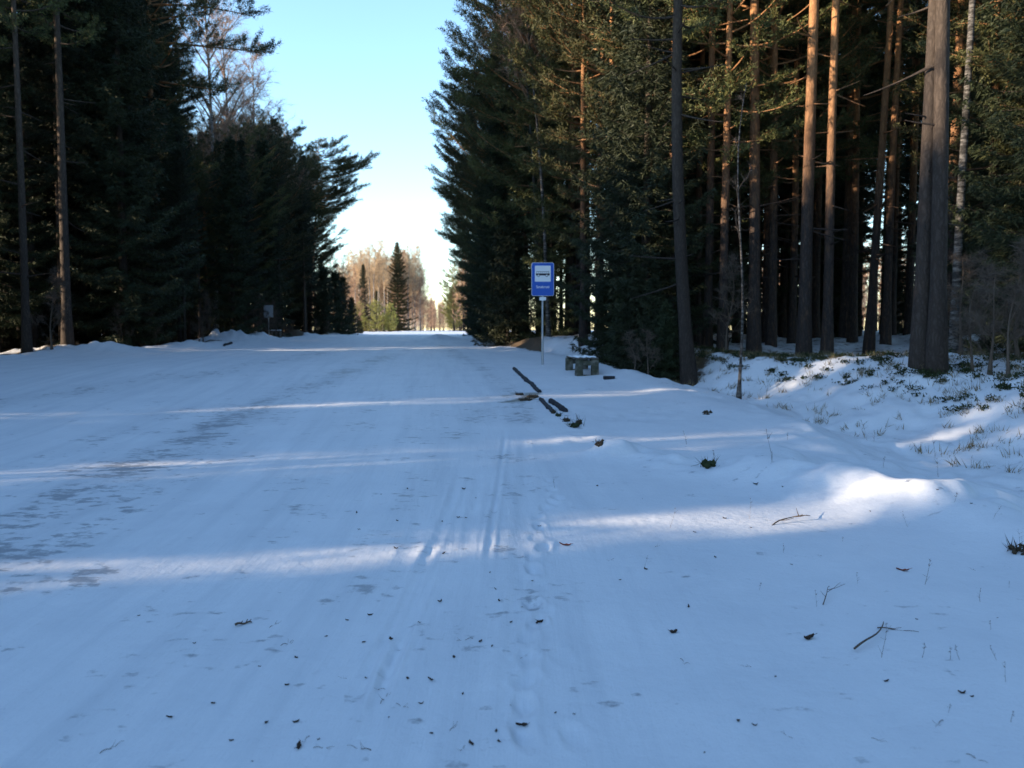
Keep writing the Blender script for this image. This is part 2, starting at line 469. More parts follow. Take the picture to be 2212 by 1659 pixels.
# ------------------------------------------------------------------ mesh helpers
class MB:
    def __init__(s):
        s.v = []; s.f3 = []; s.f4 = []; s.n = 0; s.m3 = []; s.m4 = []
    def add(s, v, f, mi=0):
        v = np.asarray(v, float).reshape(-1, 3); f = np.asarray(f, np.int64)
        if len(f) == 0:
            return
        (s.f3 if f.shape[1] == 3 else s.f4).append(f + s.n)
        (s.m3 if f.shape[1] == 3 else s.m4).append(np.full(len(f), mi))
        s.v.append(v); s.n += len(v)
    def tube(s, pts, rad, n=6, mi=0, cap=False):
        pts = np.asarray(pts, float); rad = np.broadcast_to(np.asarray(rad, float), (len(pts),))
        d = np.gradient(pts, axis=0); d /= np.linalg.norm(d, axis=1)[:, None] + 1e-9
        ref = np.array([1., 0, 0]) if abs(d[0][2]) > 0.7 else np.array([0, 0, 1.])
        a = np.cross(d, ref); a /= np.linalg.norm(a, axis=1)[:, None] + 1e-9
        b = np.cross(d, a)
        t = np.arange(n) / n * 2 * math.pi
        v = pts[:, None] + rad[:, None, None] * (np.cos(t)[None, :, None] * a[:, None] + np.sin(t)[None, :, None] * b[:, None])
        i, j = np.meshgrid(np.arange(len(pts) - 1), np.arange(n), indexing='ij')
        jn = (j + 1) % n
        s.add(v.reshape(-1, 3), np.stack([i * n + j, i * n + jn, (i + 1) * n + jn, (i + 1) * n + j], -1).reshape(-1, 4), mi)
        if cap:
            for k in (0, len(pts) - 1):
                vv = np.vstack([v[k], pts[k][None]])
                s.add(vv, [[q, (q + 1) % n, n] if k else [(q + 1) % n, q, n] for q in range(n)], mi)
    def blades(s, C, D, k, Ln, wd, spread, rg, mi=0, jit=0.03):
        """k narrow needle bundles leaving each centre"""
        C = np.repeat(np.asarray(C), k, 0); D = np.repeat(np.asarray(D), k, 0)
        n = len(C)
        d = D + spread * rg.normal(size=(n, 3)); d /= np.linalg.norm(d, axis=1)[:, None] + 1e-9
        c = C + jit * rg.normal(size=(n, 3))
        sd = np.cross(d, rg.normal(size=(n, 3))); sd /= np.linalg.norm(sd, axis=1)[:, None] + 1e-9
        ln = Ln * (0.6 + 0.8 * rg.random(n))[:, None]; ww = wd * (0.6 + 0.8 * rg.random(n))[:, None]
        v = np.stack([c - sd * ww / 2, c + sd * ww / 2, c + d * ln], 1).reshape(-1, 3)
        s.add(v, np.arange(n * 3).reshape(-1, 3), mi)
    def box(s, c, size, rz=0, mi=0, top=1.0, jit=0, rg=None):
        sx, sy, sz = np.array(size) / 2
        v = np.array([[x * (top if z > 0 else 1) * sx, y * (top if z > 0 else 1) * sy, z * sz] for z in (-1, 1) for y in (-1, 1) for x in (-1, 1)], float)
        if jit and rg is not None:
            v += rg.normal(size=v.shape) * jit
        cs, sn = math.cos(rz), math.sin(rz)
        v = np.stack([v[:, 0] * cs - v[:, 1] * sn, v[:, 0] * sn + v[:, 1] * cs, v[:, 2]], 1) + np.array(c)
        s.add(v, [[0, 2, 3, 1], [4, 5, 7, 6], [0, 1, 5, 4], [2, 6, 7, 3], [0, 4, 6, 2], [1, 3, 7, 5]], mi)
    def mesh(s, name, mats, smooth=True):
        me = bpy.data.meshes.new(name)
        v = np.vstack(s.v)
        me.vertices.add(len(v)); me.vertices.foreach_set('co', v.ravel())
        f3 = np.vstack(s.f3) if s.f3 else np.zeros((0, 3), np.int64)
        f4 = np.vstack(s.f4) if s.f4 else np.zeros((0, 4), np.int64)
        li = np.concatenate([f3.ravel(), f4.ravel()])
        me.loops.add(len(li)); me.loops.foreach_set('vertex_index', li)
        me.polygons.add(len(f3) + len(f4))
        me.polygons.foreach_set('loop_start', np.concatenate([np.arange(len(f3)) * 3, len(f3) * 3 + np.arange(len(f4)) * 4]))
        me.polygons.foreach_set('use_smooth', np.full(len(f3) + len(f4), smooth))
        mi = np.concatenate((s.m3 or []) + (s.m4 or [])) if (s.m3 or s.m4) else np.zeros(0)
        me.polygons.foreach_set('material_index', mi.astype(np.int32))
        me.update(calc_edges=True)
        for m in (mats if isinstance(mats, (list, tuple)) else [mats]):
            me.materials.append(m)
        return me

def link(name, me, parent=None, loc=(0, 0, 0)):
    o = bpy.data.objects.new(name, me)
    o.location = loc
    COL.objects.link(o)
    if parent:
        o.parent = parent
    return o

def tag(o, label, cat=None, group=None, kind=None):
    if label: o['label'] = label
    if cat: o['category'] = cat
    if group: o['group'] = group
    if kind: o['kind'] = kind
    return o

def unit(v):
    v = np.asarray(v, float)
    return v / (np.linalg.norm(v) + 1e-9)

# ------------------------------------------------------------------ tree kinds (mesh pairs: trunk with limbs, crown)
def trunk_line(rg, H, lean=(0, 0), wob=0.12, bow=0.0):
    n = 15
    t = np.linspace(0, 1, n)
    ph = rg.random(2) * 6.28
    x = lean[0] * H * t + wob * np.sin(t * 5 + ph[0]) * t + bow * np.sin(t * math.pi) * H
    y = lean[1] * H * t + wob * np.sin(t * 4 + ph[1]) * t
    return np.stack([x, y, H * t], 1)

def at_line(line, z):
    return np.array([np.interp(z, line[:, 2], line[:, 0]), np.interp(z, line[:, 2], line[:, 1]), z])

def pine(seed, H=21, cs=0.5, r0=0.19, lmax=3.0, nb=46, lean=(0, 0), bow=0.0, bias=None, dead=14, extra=None, bark=None, mat=None, k=11, dens=1.0, elr=45):
    rg = np.random.default_rng(seed)
    T = MB(); C = MB()
    line = trunk_line(rg, H, lean, bow=bow)
    t = line[:, 2] / H
    rad = r0 * 0.92 * (1 - t) ** 0.8 + 0.015 + 0.06 * np.exp(-t * H / 0.3)
    line2 = np.vstack([line[0] - [0, 0, 0.6], line]); rad2 = np.concatenate([[rad[0] * 1.15], rad])
    T.tube(line2, rad2, 10)
    TC = []; TD = []
    def branch(z, az, ln, el, curve=0.35, foliage=True, sag=0.0):
        p0 = at_line(line, z)
        h = np.array([math.cos(az), math.sin(az), 0])
        n = 7
        s_ = np.linspace(0, 1, n)
        up = math.tan(el) * s_ + curve * s_ ** 2 - sag * np.sin(s_ * math.pi)
        side = np.array([-h[1], h[0], 0]) * rg.normal() * 0.12
        pts = p0 + ln * (s_[:, None] * h + up[:, None] * np.array([0, 0, 1]) + (s_ ** 2)[:, None] * side)
        T.tube(pts, (0.012 + 0.010 * ln) * (1 - 0.8 * s_) + 0.004, 4)
        if not foliage:
            return
        for q in range(max(4, int(ln * 4.6 * dens))):
            a = 0.32 + 0.66 * rg.random()
            b0 = np.array([np.interp(a, s_, pts[:, i]) for i in range(3)])
            sa = az + rg.choice([-1, 1]) * rg.uniform(0.3, 1.15)
            sl_ = ln * rg.uniform(0.14, 0.30) * (1.25 - 0.6 * a) + 0.22
            d = unit([math.cos(sa), math.sin(sa), rg.uniform(-0.05, 0.5)])
            m = max(3, int(sl_ / 0.13))
            ss = np.linspace(0.1, 1, m)[:, None] ** 0.6
            pp = b0 + ss * sl_ * d + np.array([0, 0, 0.16]) * ss ** 2 * sl_
            T.tube(pp[[0, m // 2, m - 1]], [0.009, 0.006, 0.003], 3)
            TC.append(pp); TD.append(np.repeat([d + [0, 0, 0.35]], m, 0))
        m = int(ln * 3)
        if m > 1:
            ss = np.linspace(0.5, 1, m)
            TC.append(np.stack([np.interp(ss, s_, pts[:, i]) for i in range(3)], 1)); TD.append(np.repeat([h + [0, 0, 0.3]], m, 0))
    ga = rg.random() * 6.28
    for i in range(nb):
        u = (i + rg.random()) / nb
        z = H * (cs + (0.985 - cs) * u)
        ga += 2.4 + rg.normal() * 0.3
        prof = (0.55 + 0.45 * math.sin(min(1, u / 0.55) * math.pi / 2)) if u < 0.5 else (1.0 - 0.75 * ((u - 0.5) / 0.5) ** 1.5)
        ln = lmax * prof * rg.uniform(0.6, 1.15)
        if bias is not None:
            ln *= 1 + bias[1] * math.cos(ga - bias[0])
        branch(z, ga, max(ln, 0.4), math.radians(-8 + elr * u + rg.normal() * 8), 0.15 + 0.2 * rg.random(), True, 0.05)
    for i in range(dead):
        z = H * rg.uniform(0.12, cs)
        branch(z, rg.random() * 6.28, rg.uniform(0.3, 1.5), math.radians(rg.uniform(-25, 10)), 0.05, False)
    for (z, az, ln, el, cv) in (extra or []):
        branch(z, az, ln, el, cv)
    C.blades(np.vstack(TC), np.vstack(TD), int(k * 1.35), 0.14, 0.031, 1.1, rg, jit=0.06)
    return T.mesh("pine_trunk", bark or M_PINE_BARK), C.mesh("pine_crown", mat or M_PINE, False)

def spruce(seed, H=18, z0=0.6, rmax=2.3, r0=0.15, step=0.36, per=6, k=5, lean=(0, 0), power=0.8, mat=None):
    rg = np.random.default_rng(seed)
    T = MB(); C = MB()
    line = trunk_line(rg, H, lean, wob=0.06)
    t = line[:, 2] / H
    rad = r0 * (1 - t) ** 0.9 + 0.012 + 0.05 * np.exp(-t * H / 0.3)
    T.tube(np.vstack([line[0] - [0, 0, 0.5], line]), np.concatenate([[rad[0] * 1.1], rad]), 8)
    TC = []; TD = []
    z = z0
    a0 = 0
    while z < H * 0.985:
        u = (z - z0) / (H - z0)
        a0 += 1.1
        for q in range(per):
            az = a0 + q * 6.283 / per + rg.normal() * 0.22
            ln = rmax * (1 - u) ** power * rg.uniform(0.55, 1.22) + 0.10
            if u < 0.12:
                ln *= 0.75 + 0.25 * u / 0.12
            el = math.radians(-16 + 50 * u + rg.normal() * 5)
            h = np.array([math.cos(az), math.sin(az), 0])
            m = max(3, int(ln / 0.15))
            s_ = np.linspace(0.12, 1, m)
            up = math.tan(el) * s_ - 0.18 * (1 - u) * np.sin(s_ * 3.0) + 0.14 * s_ ** 2
            pts = at_line(line, z + rg.normal() * 0.06) + ln * (s_[:, None] * h + up[:, None] * np.array([0, 0, 1]))
            sel = pts[[0, m // 2, m - 1]]
            T.tube(sel, [0.008 + 0.006 * ln, 0.006, 0.003], 3)
            TC.append(pts); TD.append(np.repeat([h + [0, 0, -0.1]], m, 0))
            sd = np.array([-h[1], h[0], 0])
            wdt = 0.30 * min(1, ln / 0.7) * (0.5 + 0.5 * (1 - u)) * (1.1 - 0.75 * s_)
            for sg in (-1, 1):
                for fr in (0.5, 1.0):
                    TC.append(pts + sg * fr * wdt[:, None] * sd + fr * wdt[:, None] * (0.35 * h - np.array([0, 0, 0.32])))
                    TD.append(np.repeat([sg * sd + 0.5 * h - [0, 0, 0.45]], m, 0))
        z += step * (0.6 + 0.5 * (1 - u)) * rg.uniform(0.8, 1.2)
    C.blades(np.vstack(TC), np.vstack(TD), int(k * 1.4), 0.16, 0.032, 0.55, rg, jit=0.035)
    C.blades(np.array([line[-1]] * 4), np.array([[0, 0, 1.]] * 4), 6, 0.25, 0.03, 0.35, rg)
    return T.mesh("spruce_trunk", M_DARK_BARK), C.mesh("spruce_crown", mat or M_SPRUCE, False)

def birch(seed, H=18, r0=0.12, cs=0.35, spread=0.30, lean=(0, 0), nb=26, twigs=9, bark=None, tw=None, tlen=0.5, twd=0.012):
    rg = np.random.default_rng(seed)
    T = MB(); C = MB()
    line = trunk_line(rg, H, lean, wob=0.25)
    t = line[:, 2] / H
    rad = r0 * (1 - t) ** 0.85 + 0.008 + 0.04 * np.exp(-t * H / 0.3)
    T.tube(np.vstack([line[0] - [0, 0, 0.5], line]), np.concatenate([[rad[0] * 1.1], rad]), 8)
    TC = []; TD = []
    for i in range(nb):
        u = (i + rg.random()) / nb
        z = H * (cs + (0.97 - cs) * u)
        az = rg.random() * 6.28
        ln = H * spread * (1.05 - 0.8 * u) * rg.uniform(0.6, 1.1)
        h = np.array([math.cos(az), math.sin(az), 0])
        s_ = np.linspace(0, 1, 6)
        up = 1.15 * s_ + 0.25 * s_ ** 2 - 0.35 * s_ ** 3
        pts = at_line(line, z) + ln * 0.7 * (s_[:, None] * h * 0.8 + up[:, None] * np.array([0, 0, 1])) + rg.normal(size=(6, 3)) * 0.02 * ln * s_[:, None]
        r_b = (0.010 + 0.009 * ln) * (H / 18)
        C.tube(pts, r_b * (1 - 0.8 * s_) + 0.003, 4)
        for q in range(int(6 + ln * 2)):
            a = rg.uniform(0.2, 1)
            b0 = np.array([np.interp(a, s_, pts[:, j]) for j in range(3)])
            d = unit(h * rg.uniform(0.1, 1) + rg.normal(size=3) * 0.55 + [0, 0, 0.7])
            l2 = ln * rg.uniform(0.18, 0.42)
            s3 = np.linspace(0, 1, 4)[:, None]
            pp = b0 + s3 * l2 * d + s3 ** 2 * l2 * np.array([0, 0, -0.25])
            C.tube(pp, np.array([0.010, 0.007, 0.005, 0.003]) * (0.6 + ln / 6), 3)
            m = twigs
            aa = np.linspace(0.15, 1, m)[:, None]
            TC.append(b0 + aa * l2 * d + aa ** 2 * l2 * np.array([0, 0, -0.25])); TD.append(np.repeat([d * 0.8 + [0, 0, -0.15]], m, 0))
    C.blades(np.vstack(TC), np.vstack(TD), 3, tlen, twd, 0.6, rg, jit=0.01)
    return T.mesh("birch_trunk", bark or M_BIRCH), C.mesh("birch_crown", tw or M_TWIG, False)

def make_tree(kind, meshes, x, y, rz, s, label, cat, group=None, sink=0.05, sz=1.0):
    r = bpy.data.objects.new(kind, None)
    r.empty_display_size = 0.5
    r.location = (x, y, float(hz(x, y, False)) - sink)
    r.rotation_euler = (0, 0, rz)
    r.scale = (s, s, s * sz)
    COL.objects.link(r)
    tag(r, label, cat, group)
    link("trunk", meshes[0], r)
    link("crown", meshes[1], r)
    return r

PI2 = 6.2832
# forest pines: long bare trunks, small high crowns
PINES = [pine(11, 21, 0.52, 0.17, 2.7, 44), pine(12, 23, 0.58, 0.20, 2.9, 42), pine(13, 19, 0.46, 0.14, 2.4, 42),
         pine(14, 22, 0.50, 0.18, 2.8, 48), pine(15, 20, 0.55, 0.15, 2.5, 40)]
MIDP = [pine(16, 20, 0.30, 0.15, 3.3, 60, k=12), pine(17, 19, 0.26, 0.14, 3.1, 60, k=12)]
def rebark(p, m):
    t = p[0].copy(); t.materials[0] = m
    return (t, p[1])
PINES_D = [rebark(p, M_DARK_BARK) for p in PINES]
# pines of the forest's edge: needles far down the trunk
EDGE = [pine(21, 19, 0.16, 0.20, 3.6, 78, bias=(math.pi, 0.35), k=12), pine(22, 20, 0.22, 0.19, 3.4, 72, bias=(math.pi, 0.3), k=12), pine(23, 17, 0.12, 0.17, 3.2, 74, bias=(math.pi, 0.3), k=12)]
SPRUCES = [spruce(31, 18, 0.8, 2.3), spruce(32, 15, 0.5, 2.1), spruce(33, 20, 1.6, 2.5, step=0.4), spruce(34, 11, 0.3, 1.8, 0.10)]
SPRUCE_HI = [spruce(35, 19, 5.5, 2.2, step=0.42, per=5), spruce(36, 17, 4.2, 2.0, step=0.42, per=5), spruce(37, 21, 7.0, 2.4, step=0.42, per=5)]
YOUNG = [spruce(41, 5, 0.15, 1.25, 0.05, 0.26, 6), spruce(42, 3.2, 0.1, 0.9, 0.035, 0.22, 6)]
BIRCHES = [birch(51, 19, tw=M_TWIGL), birch(52, 17, 0.10), birch(53, 20, 0.13, 0.4, tw=M_TWIGL), birch(54, 15, 0.09, 0.12)]
SHRUB = [birch(61, 3.0, 0.018, 0.08, 0.45, nb=16, twigs=6, bark=M_DEAD, tw=M_DEAD, tlen=0.25, twd=0.007),
         birch(62, 2.0, 0.014, 0.06, 0.5, nb=14, twigs=6, bark=M_DEAD, tw=M_DEAD, tlen=0.2, twd=0.007)]

PLACED = []
_SIL = ([-2000, 360, 385, 430, 455, 560, 650, 700, 740, 762, 790, 800], [-900, -500, 60, 190, 260, 215, 235, 310, 560, 640, 716, 900])
def cap(x, y, s, H):
    """keep the outline of the left wood against the sky as low as in the photograph"""
    if x < -8 and y - 0.306 * x < 29:  # unseen trees kept low so the sun reaches the right hand trunks
        s = min(s, (10.5 + 0.15 * max(0.0, -14 - x)) / H * random.uniform(0.85, 1.0))
    if x > -3 or y < 20 or y > 120:
        return s
    a = 1106 + FPX * x / y
    top = np.interp(a + 40, *_SIL)
    return min(s, max(0.0, (714 - top) / FPX * y / H * random.uniform(0.86, 1.0)))
# narrow rides between the left hand trees, through which the low sun reaches the road
RIDES = [(5.75, -0.12), (10.0, -0.15), (15.2, -0.1), (44.9, 0.0), (48.0, 0.2)]
_T = math.tan(SUN_AZ); _C = math.cos(SUN_AZ)
def ride(x, y, r):
    return -30 < x < -8 and any(abs(y - _T * x - c) * _C < g + r for c, g in RIDES)

def free(x, y, dmin):
    if ride(x, y, 0.95 if dmin > 1.0 else 0.8):
        return False
    for a, b in PLACED:
        if (a - x) ** 2 + (b - y) ** 2 < dmin * dmin:
            return False
    return True

def put(kind, meshes, x, y, s, label, cat, group=None, rz=None, sz=1.0):
    PLACED.append((x, y))
    return make_tree(kind, meshes, x, y, random.random() * PI2 if rz is None else rz, s, label, cat, group, sz=sz)

# ---- the pines and birches one can single out, right of the road
big = pine(101, 20, 0.42, 0.16, 2.8, 46, lean=(0.033, 0.0), bow=-0.0375, dead=18, bark=M_DARK_BARK)
put("pine_tree", big, X(1490, 20.0), 20.0, 1.0, "thick bare pine leaning left at the forest edge right of the bench", "pine tree", rz=0)
def solo(seed, px, Y, r0, label, lean=0.0, H=21, cs=0.55, kind="pine_tree", bow=0.0, lmax=2.6, nb=38, bark=None):
    m = pine(seed, H, cs, r0, lmax, nb, lean=(lean, 0), bow=bow, dead=20, bark=bark)
    return put(kind, m, X(px, Y), Y, 1.0, label, "pine tree", rz=0)
solo(102, 1527, 24.0, 0.12, "slim dark pine trunk just right of the thick leaning pine", 0.0)
solo(103, 1628, 24.0, 0.175, "stout pine with reddish upper trunk standing right of the thin pale sapling", -0.012, 23)
solo(104, 1736, 22.0, 0.17, "pair of close dark trunks in mid forest, the left and wider pine", 0.002, 22)
solo(105, 1786, 22.5, 0.13, "pine beside the wide dark pine in mid forest, the right and narrower trunk", 0.004, 22)
solo(106, 1876, 25.0, 0.125, "slanting pine leaning right with a sunlit left flank", 0.035, 22, 0.60)
solo(107, 1912, 27.0, 0.125, "tall pine with orange sunlit bark crossing the slanting pine higher up", 0.012, 22, 0.62)
solo(108, 1988, 15.6, 0.15, "left one of two massive pine trunks standing close on the ditch bank", 0.006, 22, 0.6, bark=M_DARK_BARK)
solo(109, 2024, 15.3, 0.145, "right one of two massive pine trunks standing close on the ditch bank", -0.010, 23, 0.62, bark=M_DARK_BARK)
put("birch_tree", birch(110, 20, 0.10, 0.6, 0.22, bark=M_SHADED_BIRCH), X(2060, 20), 20, 1.0, "birch with dark and pale banded bark just behind the two massive trunks", "birch tree", rz=0)
put("birch_tree", birch(111, 6.5, 0.022, 0.45, 0.16, lean=(0.01, 0), nb=5, twigs=2, tlen=0.2, twd=0.005, bark=M_SHADED_BIRCH, tw=M_DEAD), X(1597, 17.5), 17.5, 1.0, "thin pale sapling with few twigs standing alone in front of the forest", "birch tree", rz=0)
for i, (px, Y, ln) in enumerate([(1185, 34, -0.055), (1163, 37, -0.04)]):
    m = birch(112 + i, 17, 0.075, 0.6, 0.2, lean=(ln, 0), bark=M_SHADED_BIRCH)
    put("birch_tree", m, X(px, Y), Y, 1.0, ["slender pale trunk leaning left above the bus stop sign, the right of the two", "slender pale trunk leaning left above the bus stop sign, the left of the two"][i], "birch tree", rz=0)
for i, (px, Y, s) in enumerate([(1655, 30, 1.0), (1825, 31, 1.05), (1925, 34, 1.0), (2080, 28, 1.0), (2120, 33, 1.0), (1690, 38, 1.0), (1850, 40, 1.0), (1960, 37, 1.0), (1232, 36, 1.0), (1258, 41, 1.0)]):
    put("pine_tree", PINES[i % 5], X(px, Y), Y, s, "bare pine trunk rising among the lit and shaded trunks right of the bus stop", "pine tree", "pines in the right hand forest")

for i, (px, Y) in enumerate([(1260, 30), (1320, 27.5), (1445, 25), (1505, 27), (1560, 23.5), (1665, 26), (1710, 29), (1590, 31), (1840, 30), (2130, 22), (2200, 25), (2260, 20), (1760, 33)]):
    put("pine_tree", MIDP[i % 2], X(px, Y), Y, random.uniform(0.85, 1.0), "pine with a deep hanging crown among the front trees right of the bus stop", "pine tree", "deep crowned pines in the right hand forest")
ORD = ['first', 'second', 'third', 'fourth', 'fifth', 'sixth', 'seventh', 'eighth', 'ninth', 'tenth', 'eleventh', 'twelfth', 'thirteenth', 'fourteenth']
def order_labels(group, text):
    g = sorted([o for o in COL.objects if o.get('group') == group and o.get('category')], key=lambda o: o.location.x / o.location.y)
    for k, o in enumerate(g):
        o['label'] = text % ORD[k]
order_labels('deep crowned pines in the right hand forest', 'deep crowned pine, %s from the left among those hanging over the right forest front')
# ---- right edge of the road: a row of dense edge pines running away to the crest
row = [(1.9, 33.5, 0, 1.0), (-0.3, 37.5, 1, 1.0), (1.6, 40, 2, 1.1), (-1.4, 43, 2, 1.0), (-0.8, 48, 0, 0.95), (-2.3, 53, 1, 0.95), (-2.2, 59, 0, 1.0), (-3.2, 65, 2, 1.05),
       (-3.2, 72, 1, 0.95), (-3.9, 79, 0, 0.95), (-4.2, 87, 2, 1.0), (-4.9, 95, 1, 0.9)]
rl = ["dense pine nearest behind the bus stop sign, boughs reaching over the road"] + [None] * 20
for i, (x, y, k, s) in enumerate(row):
    put("pine_tree", EDGE[k], x + 1.6, y, s, rl[i] or "full crowned pine, %s behind the nearest in the row lining the right road edge" % ORD[i - 1], "pine tree", None if rl[i] else "pines lining the right road edge", rz=random.uniform(-0.35, 0.35))
for i in range(16):
    y = 35 + i * 4.2 + random.random() * 2
    x = float(E_(y)) + 0.9 + random.random() * 1.2
    if free(x, y, 1.0):
        put("spruce_tree", SPRUCES[i % 4] if i % 3 else YOUNG[0], x, y, random.uniform(0.55, 0.8) if i % 3 else 1.1, "dark spruce filling the foot of the pines along the right road edge", "spruce tree", "spruces under the right road edge pines")

# ---- the right hand forest
for px, Y, k in [(1500, 36, 2), (1545, 40, 0), (1605, 37, 1), (1700, 39, 2), (1765, 42, 0), (1815, 38, 3), (1955, 41, 1), (2010, 36, 2), (2105, 35, 0), (2060, 44, 2)]:
    put("spruce_tree", SPRUCES[k], X(px, Y), Y, random.uniform(0.75, 1.0), "dark spruce growing between the pines of the right hand forest", "spruce tree", "spruces in the right hand forest")
def in_gap(x, y):
    """corridors through which the light behind the forest shows"""
    a = 1106 + FPX * x / y
    return (1268 < a < 1312)
cnt = {'p': 0, 's': 0}
tries = 0
while cnt['p'] < 125 and tries < 9000:
    tries += 1
    y = 16 + 50 * random.random() ** 0.8
    x = float(B_(y)) + 0.5 + random.random() * 38
    if x / y > 0.80 or not free(x, y, 2.1) or in_gap(x, y) or (x < 9.5 and y < 15.5) or (1440 < 1106 + FPX * x / y < 1480 and y < 30):
        continue
    a = 1106 + FPX * x / y
    if y < 24 and 1500 < a < 2060:
        continue
    put("pine_tree", PINES[random.randrange(5)], x, y, random.uniform(0.85, 1.1), "bare pine trunk rising among the lit and shaded trunks right of the bus stop", "pine tree", "pines in the right hand forest")
    cnt['p'] += 1
tries = 0
while cnt['s'] < 40 and tries < 9000:
    tries += 1
    y = 22 + 40 * random.random() ** 0.9
    x = float(B_(y)) + 0.6 + random.random() * 34
    if x / y > 0.80 or not free(x, y, 1.6) or in_gap(x, y):
        continue
    a = 1106 + FPX * x / y
    if a > 1800 and a < 2070 and random.random() < 0.7:
        continue
    put("spruce_tree", SPRUCE_HI[random.randrange(3)], x, y, random.uniform(0.7, 1.05), "dark spruce growing between the pines of the right hand forest", "spruce tree", "spruces in the right hand forest")
    cnt['s'] += 1
for px, Y, k, s in [(1362, 26, 0, 0.9), (1395, 23.5, 1, 1.0), (1420, 27, 2, 0.9), (1190, 35.5, 3, 0.9), (2190, 22, 0, 1.0), (2240, 19, 1, 1.0), (1480, 30, 0, 1.05), (2160, 27, 2, 1.0)]:
    put("spruce_tree", SPRUCES[k], X(px, Y), Y, s, "large dark spruce in the front rows of the right hand forest", "spruce tree", "front spruces of the right hand forest")
order_labels('front spruces of the right hand forest', 'large dark spruce, %s from the left of the big ones fronting the right forest')
for px, Y, s in [(1350, 22.5, 0.5), (1375, 21.8, 0.55), (1410, 21, 0.5), (1440, 20.5, 0.4), (1310, 24, 0.5)]:
    put("spruce_tree", YOUNG[0], X(px, Y), Y, s, "low dark spruce bush crouching behind the bench", "spruce tree", "spruce bushes behind the bench")
for px, Y, k, s in [(2100, 15, 0, 0.7), (2140, 14.6, 1, 0.9), (2180, 14.2, 0, 0.75), (2200, 15.5, 1, 1.0), (1400, 19.8, 1, 0.55), (1370, 20.6, 1, 0.5), (2075, 17, 1, 1.0), (1570, 21, 0, 0.8), (1450, 21, 1, 0.6)]:
    put("bare_shrub", SHRUB[k], X(px, Y), Y, s, "leafless twiggy shrub at the foot of the right hand forest", "shrub", "leafless shrubs at the right forest foot")

# ---- the left hand forest
lb = pine(201, 21, 0.50, 0.17, 2.8, 46, dead=16, bark=M_DARK_BARK)
put("pine_tree", lb, X(147, 30), 30, 1.0, "tall straight pine with grey lower trunk standing clear of the dark left forest", "pine tree", rz=0)
ext = [(16.3, -0.25, 5.0, -0.02, -0.10), (14.6, -0.1, 5.6, -0.10, 0.0), (12.8, -0.3, 4.4, -0.22, 0.0), (15.6, -0.5, 3.6, -0.05, 0.0)]
lp = pine(202, 22, 0.25, 0.20, 3.2, 70, extra=ext)
put("pine_tree", lp, X(345, 41), 41, 1.0, "dark pine whose long boughs reach out over the road against the sky", "pine tree", rz=0)
flat = pine(203, 17.0, 0.62, 0.16, 3.2, 66, lean=(0.07, 0), bias=(0.0, 0.6), dens=1.5, elr=12)
put("pine_tree", flat, X(668, 76), 76, 1.0, "leaning pine with a flat topped crown at the end of the left forest", "pine tree", rz=0)
for px, Y, H, lab in [(468, 58, 27, "tallest bare birch with its pale sunlit top above the left forest"), (505, 62, 24, "bare birch close right of the tallest one above the left forest"), (560, 66, 23, "outer bare birch with a fine brownish twig crown at the left forest edge")]:
    put("birch_tree", birch(300 + px, H, 0.17, 0.3, 0.26, nb=40, twigs=10), X(px, Y), Y, 1.0, lab, "birch tree")
for px, Y, k, s in [(540, 70, 1, 0.9), (600, 72, 0, 0.95), (625, 80, 2, 1.1), (655, 84, 0, 0.9), (575, 60, 2, 0.9), (520, 55, 1, 0.9), (450, 48, 0, 0.85), (410, 46, 1, 0.9), (668, 90, 2, 0.95)]:
    put("pine_tree", EDGE[k], X(px, Y), Y, cap(X(px, Y), Y, s * 1.1, [19, 20, 17][k]), "needle clad pine in the dark edge of the left forest", "pine tree", "edge pines of the left forest", rz=math.pi + random.uniform(-.5, .5))
for px, Y, k, s_ in [(235, 38, 2, 1.15), (290, 40, 0, 1.3), (330, 43, 2, 1.2), (185, 36, 0, 1.25), (365, 47, 0, 1.25)]:
    put("spruce_tree", SPRUCES[k], X(px, Y), Y, s_, "tall spruce topping the darkest part of the left forest", "spruce tree", "tall spruces of the left forest")
for px, Y, k, s in [(742, 84, 0, 1.15), (725, 80, 0, 1.2), (760, 92, 0, 0.8), (700, 76, 0, 1.2), (776, 100, 1, 0.7)]:
    put("spruce_tree", YOUNG[k], X(px, Y), Y, s, "young bushy spruce at the far end of the left forest", "spruce tree", "young spruces ending the left forest")
for px, Y, k, s in [(770, 98, 3, 0.5), (745, 90, 0, 0.45), (715, 84, 1, 0.5)]:
    put("birch_tree", BIRCHES[k], X(px, Y), Y, s, "small bare tree leaning over the young spruces at the end of the left forest", "birch tree", "small bare trees ending the left forest")
n = 0; tries = 0
while n < 95 and tries < 9000:
    tries += 1
    y = 16 + 74 * random.random()
    x = float(F_(y)) - 0.7 - random.random() ** 1.3 * (26 if y < 78 else 14)
    if x / y < -0.95 or not free(x, y, 1.7):
        continue
    q = random.randrange(7)
    kind = (SPRUCES + SPRUCE_HI)[q]
    sc_ = cap(x, y, random.uniform(0.9, 1.25), [18, 15, 20, 11, 19, 17, 21][q])
    if sc_ < 0.3:
        continue
    put("spruce_tree", kind, x, y, sc_, "dark spruce in the shaded wall of the left forest", "spruce tree", "spruces of the left forest")
    n += 1
n = 0; tries = 0
while n < 90 and tries < 9000:
    tries += 1
    y = 14 + 78 * random.random()
    x = float(F_(y)) - 0.5 - random.random() * (28 if y < 78 else 14)
    if x / y < -1.0 or not free(x, y, 1.6):
        continue
    q = random.randrange(5)
    sc_ = cap(x, y, random.uniform(0.9, 1.15), [21, 23, 19, 22, 20][q])
    if sc_ < 0.45:
        continue
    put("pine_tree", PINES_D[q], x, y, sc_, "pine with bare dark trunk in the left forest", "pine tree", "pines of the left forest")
    n += 1
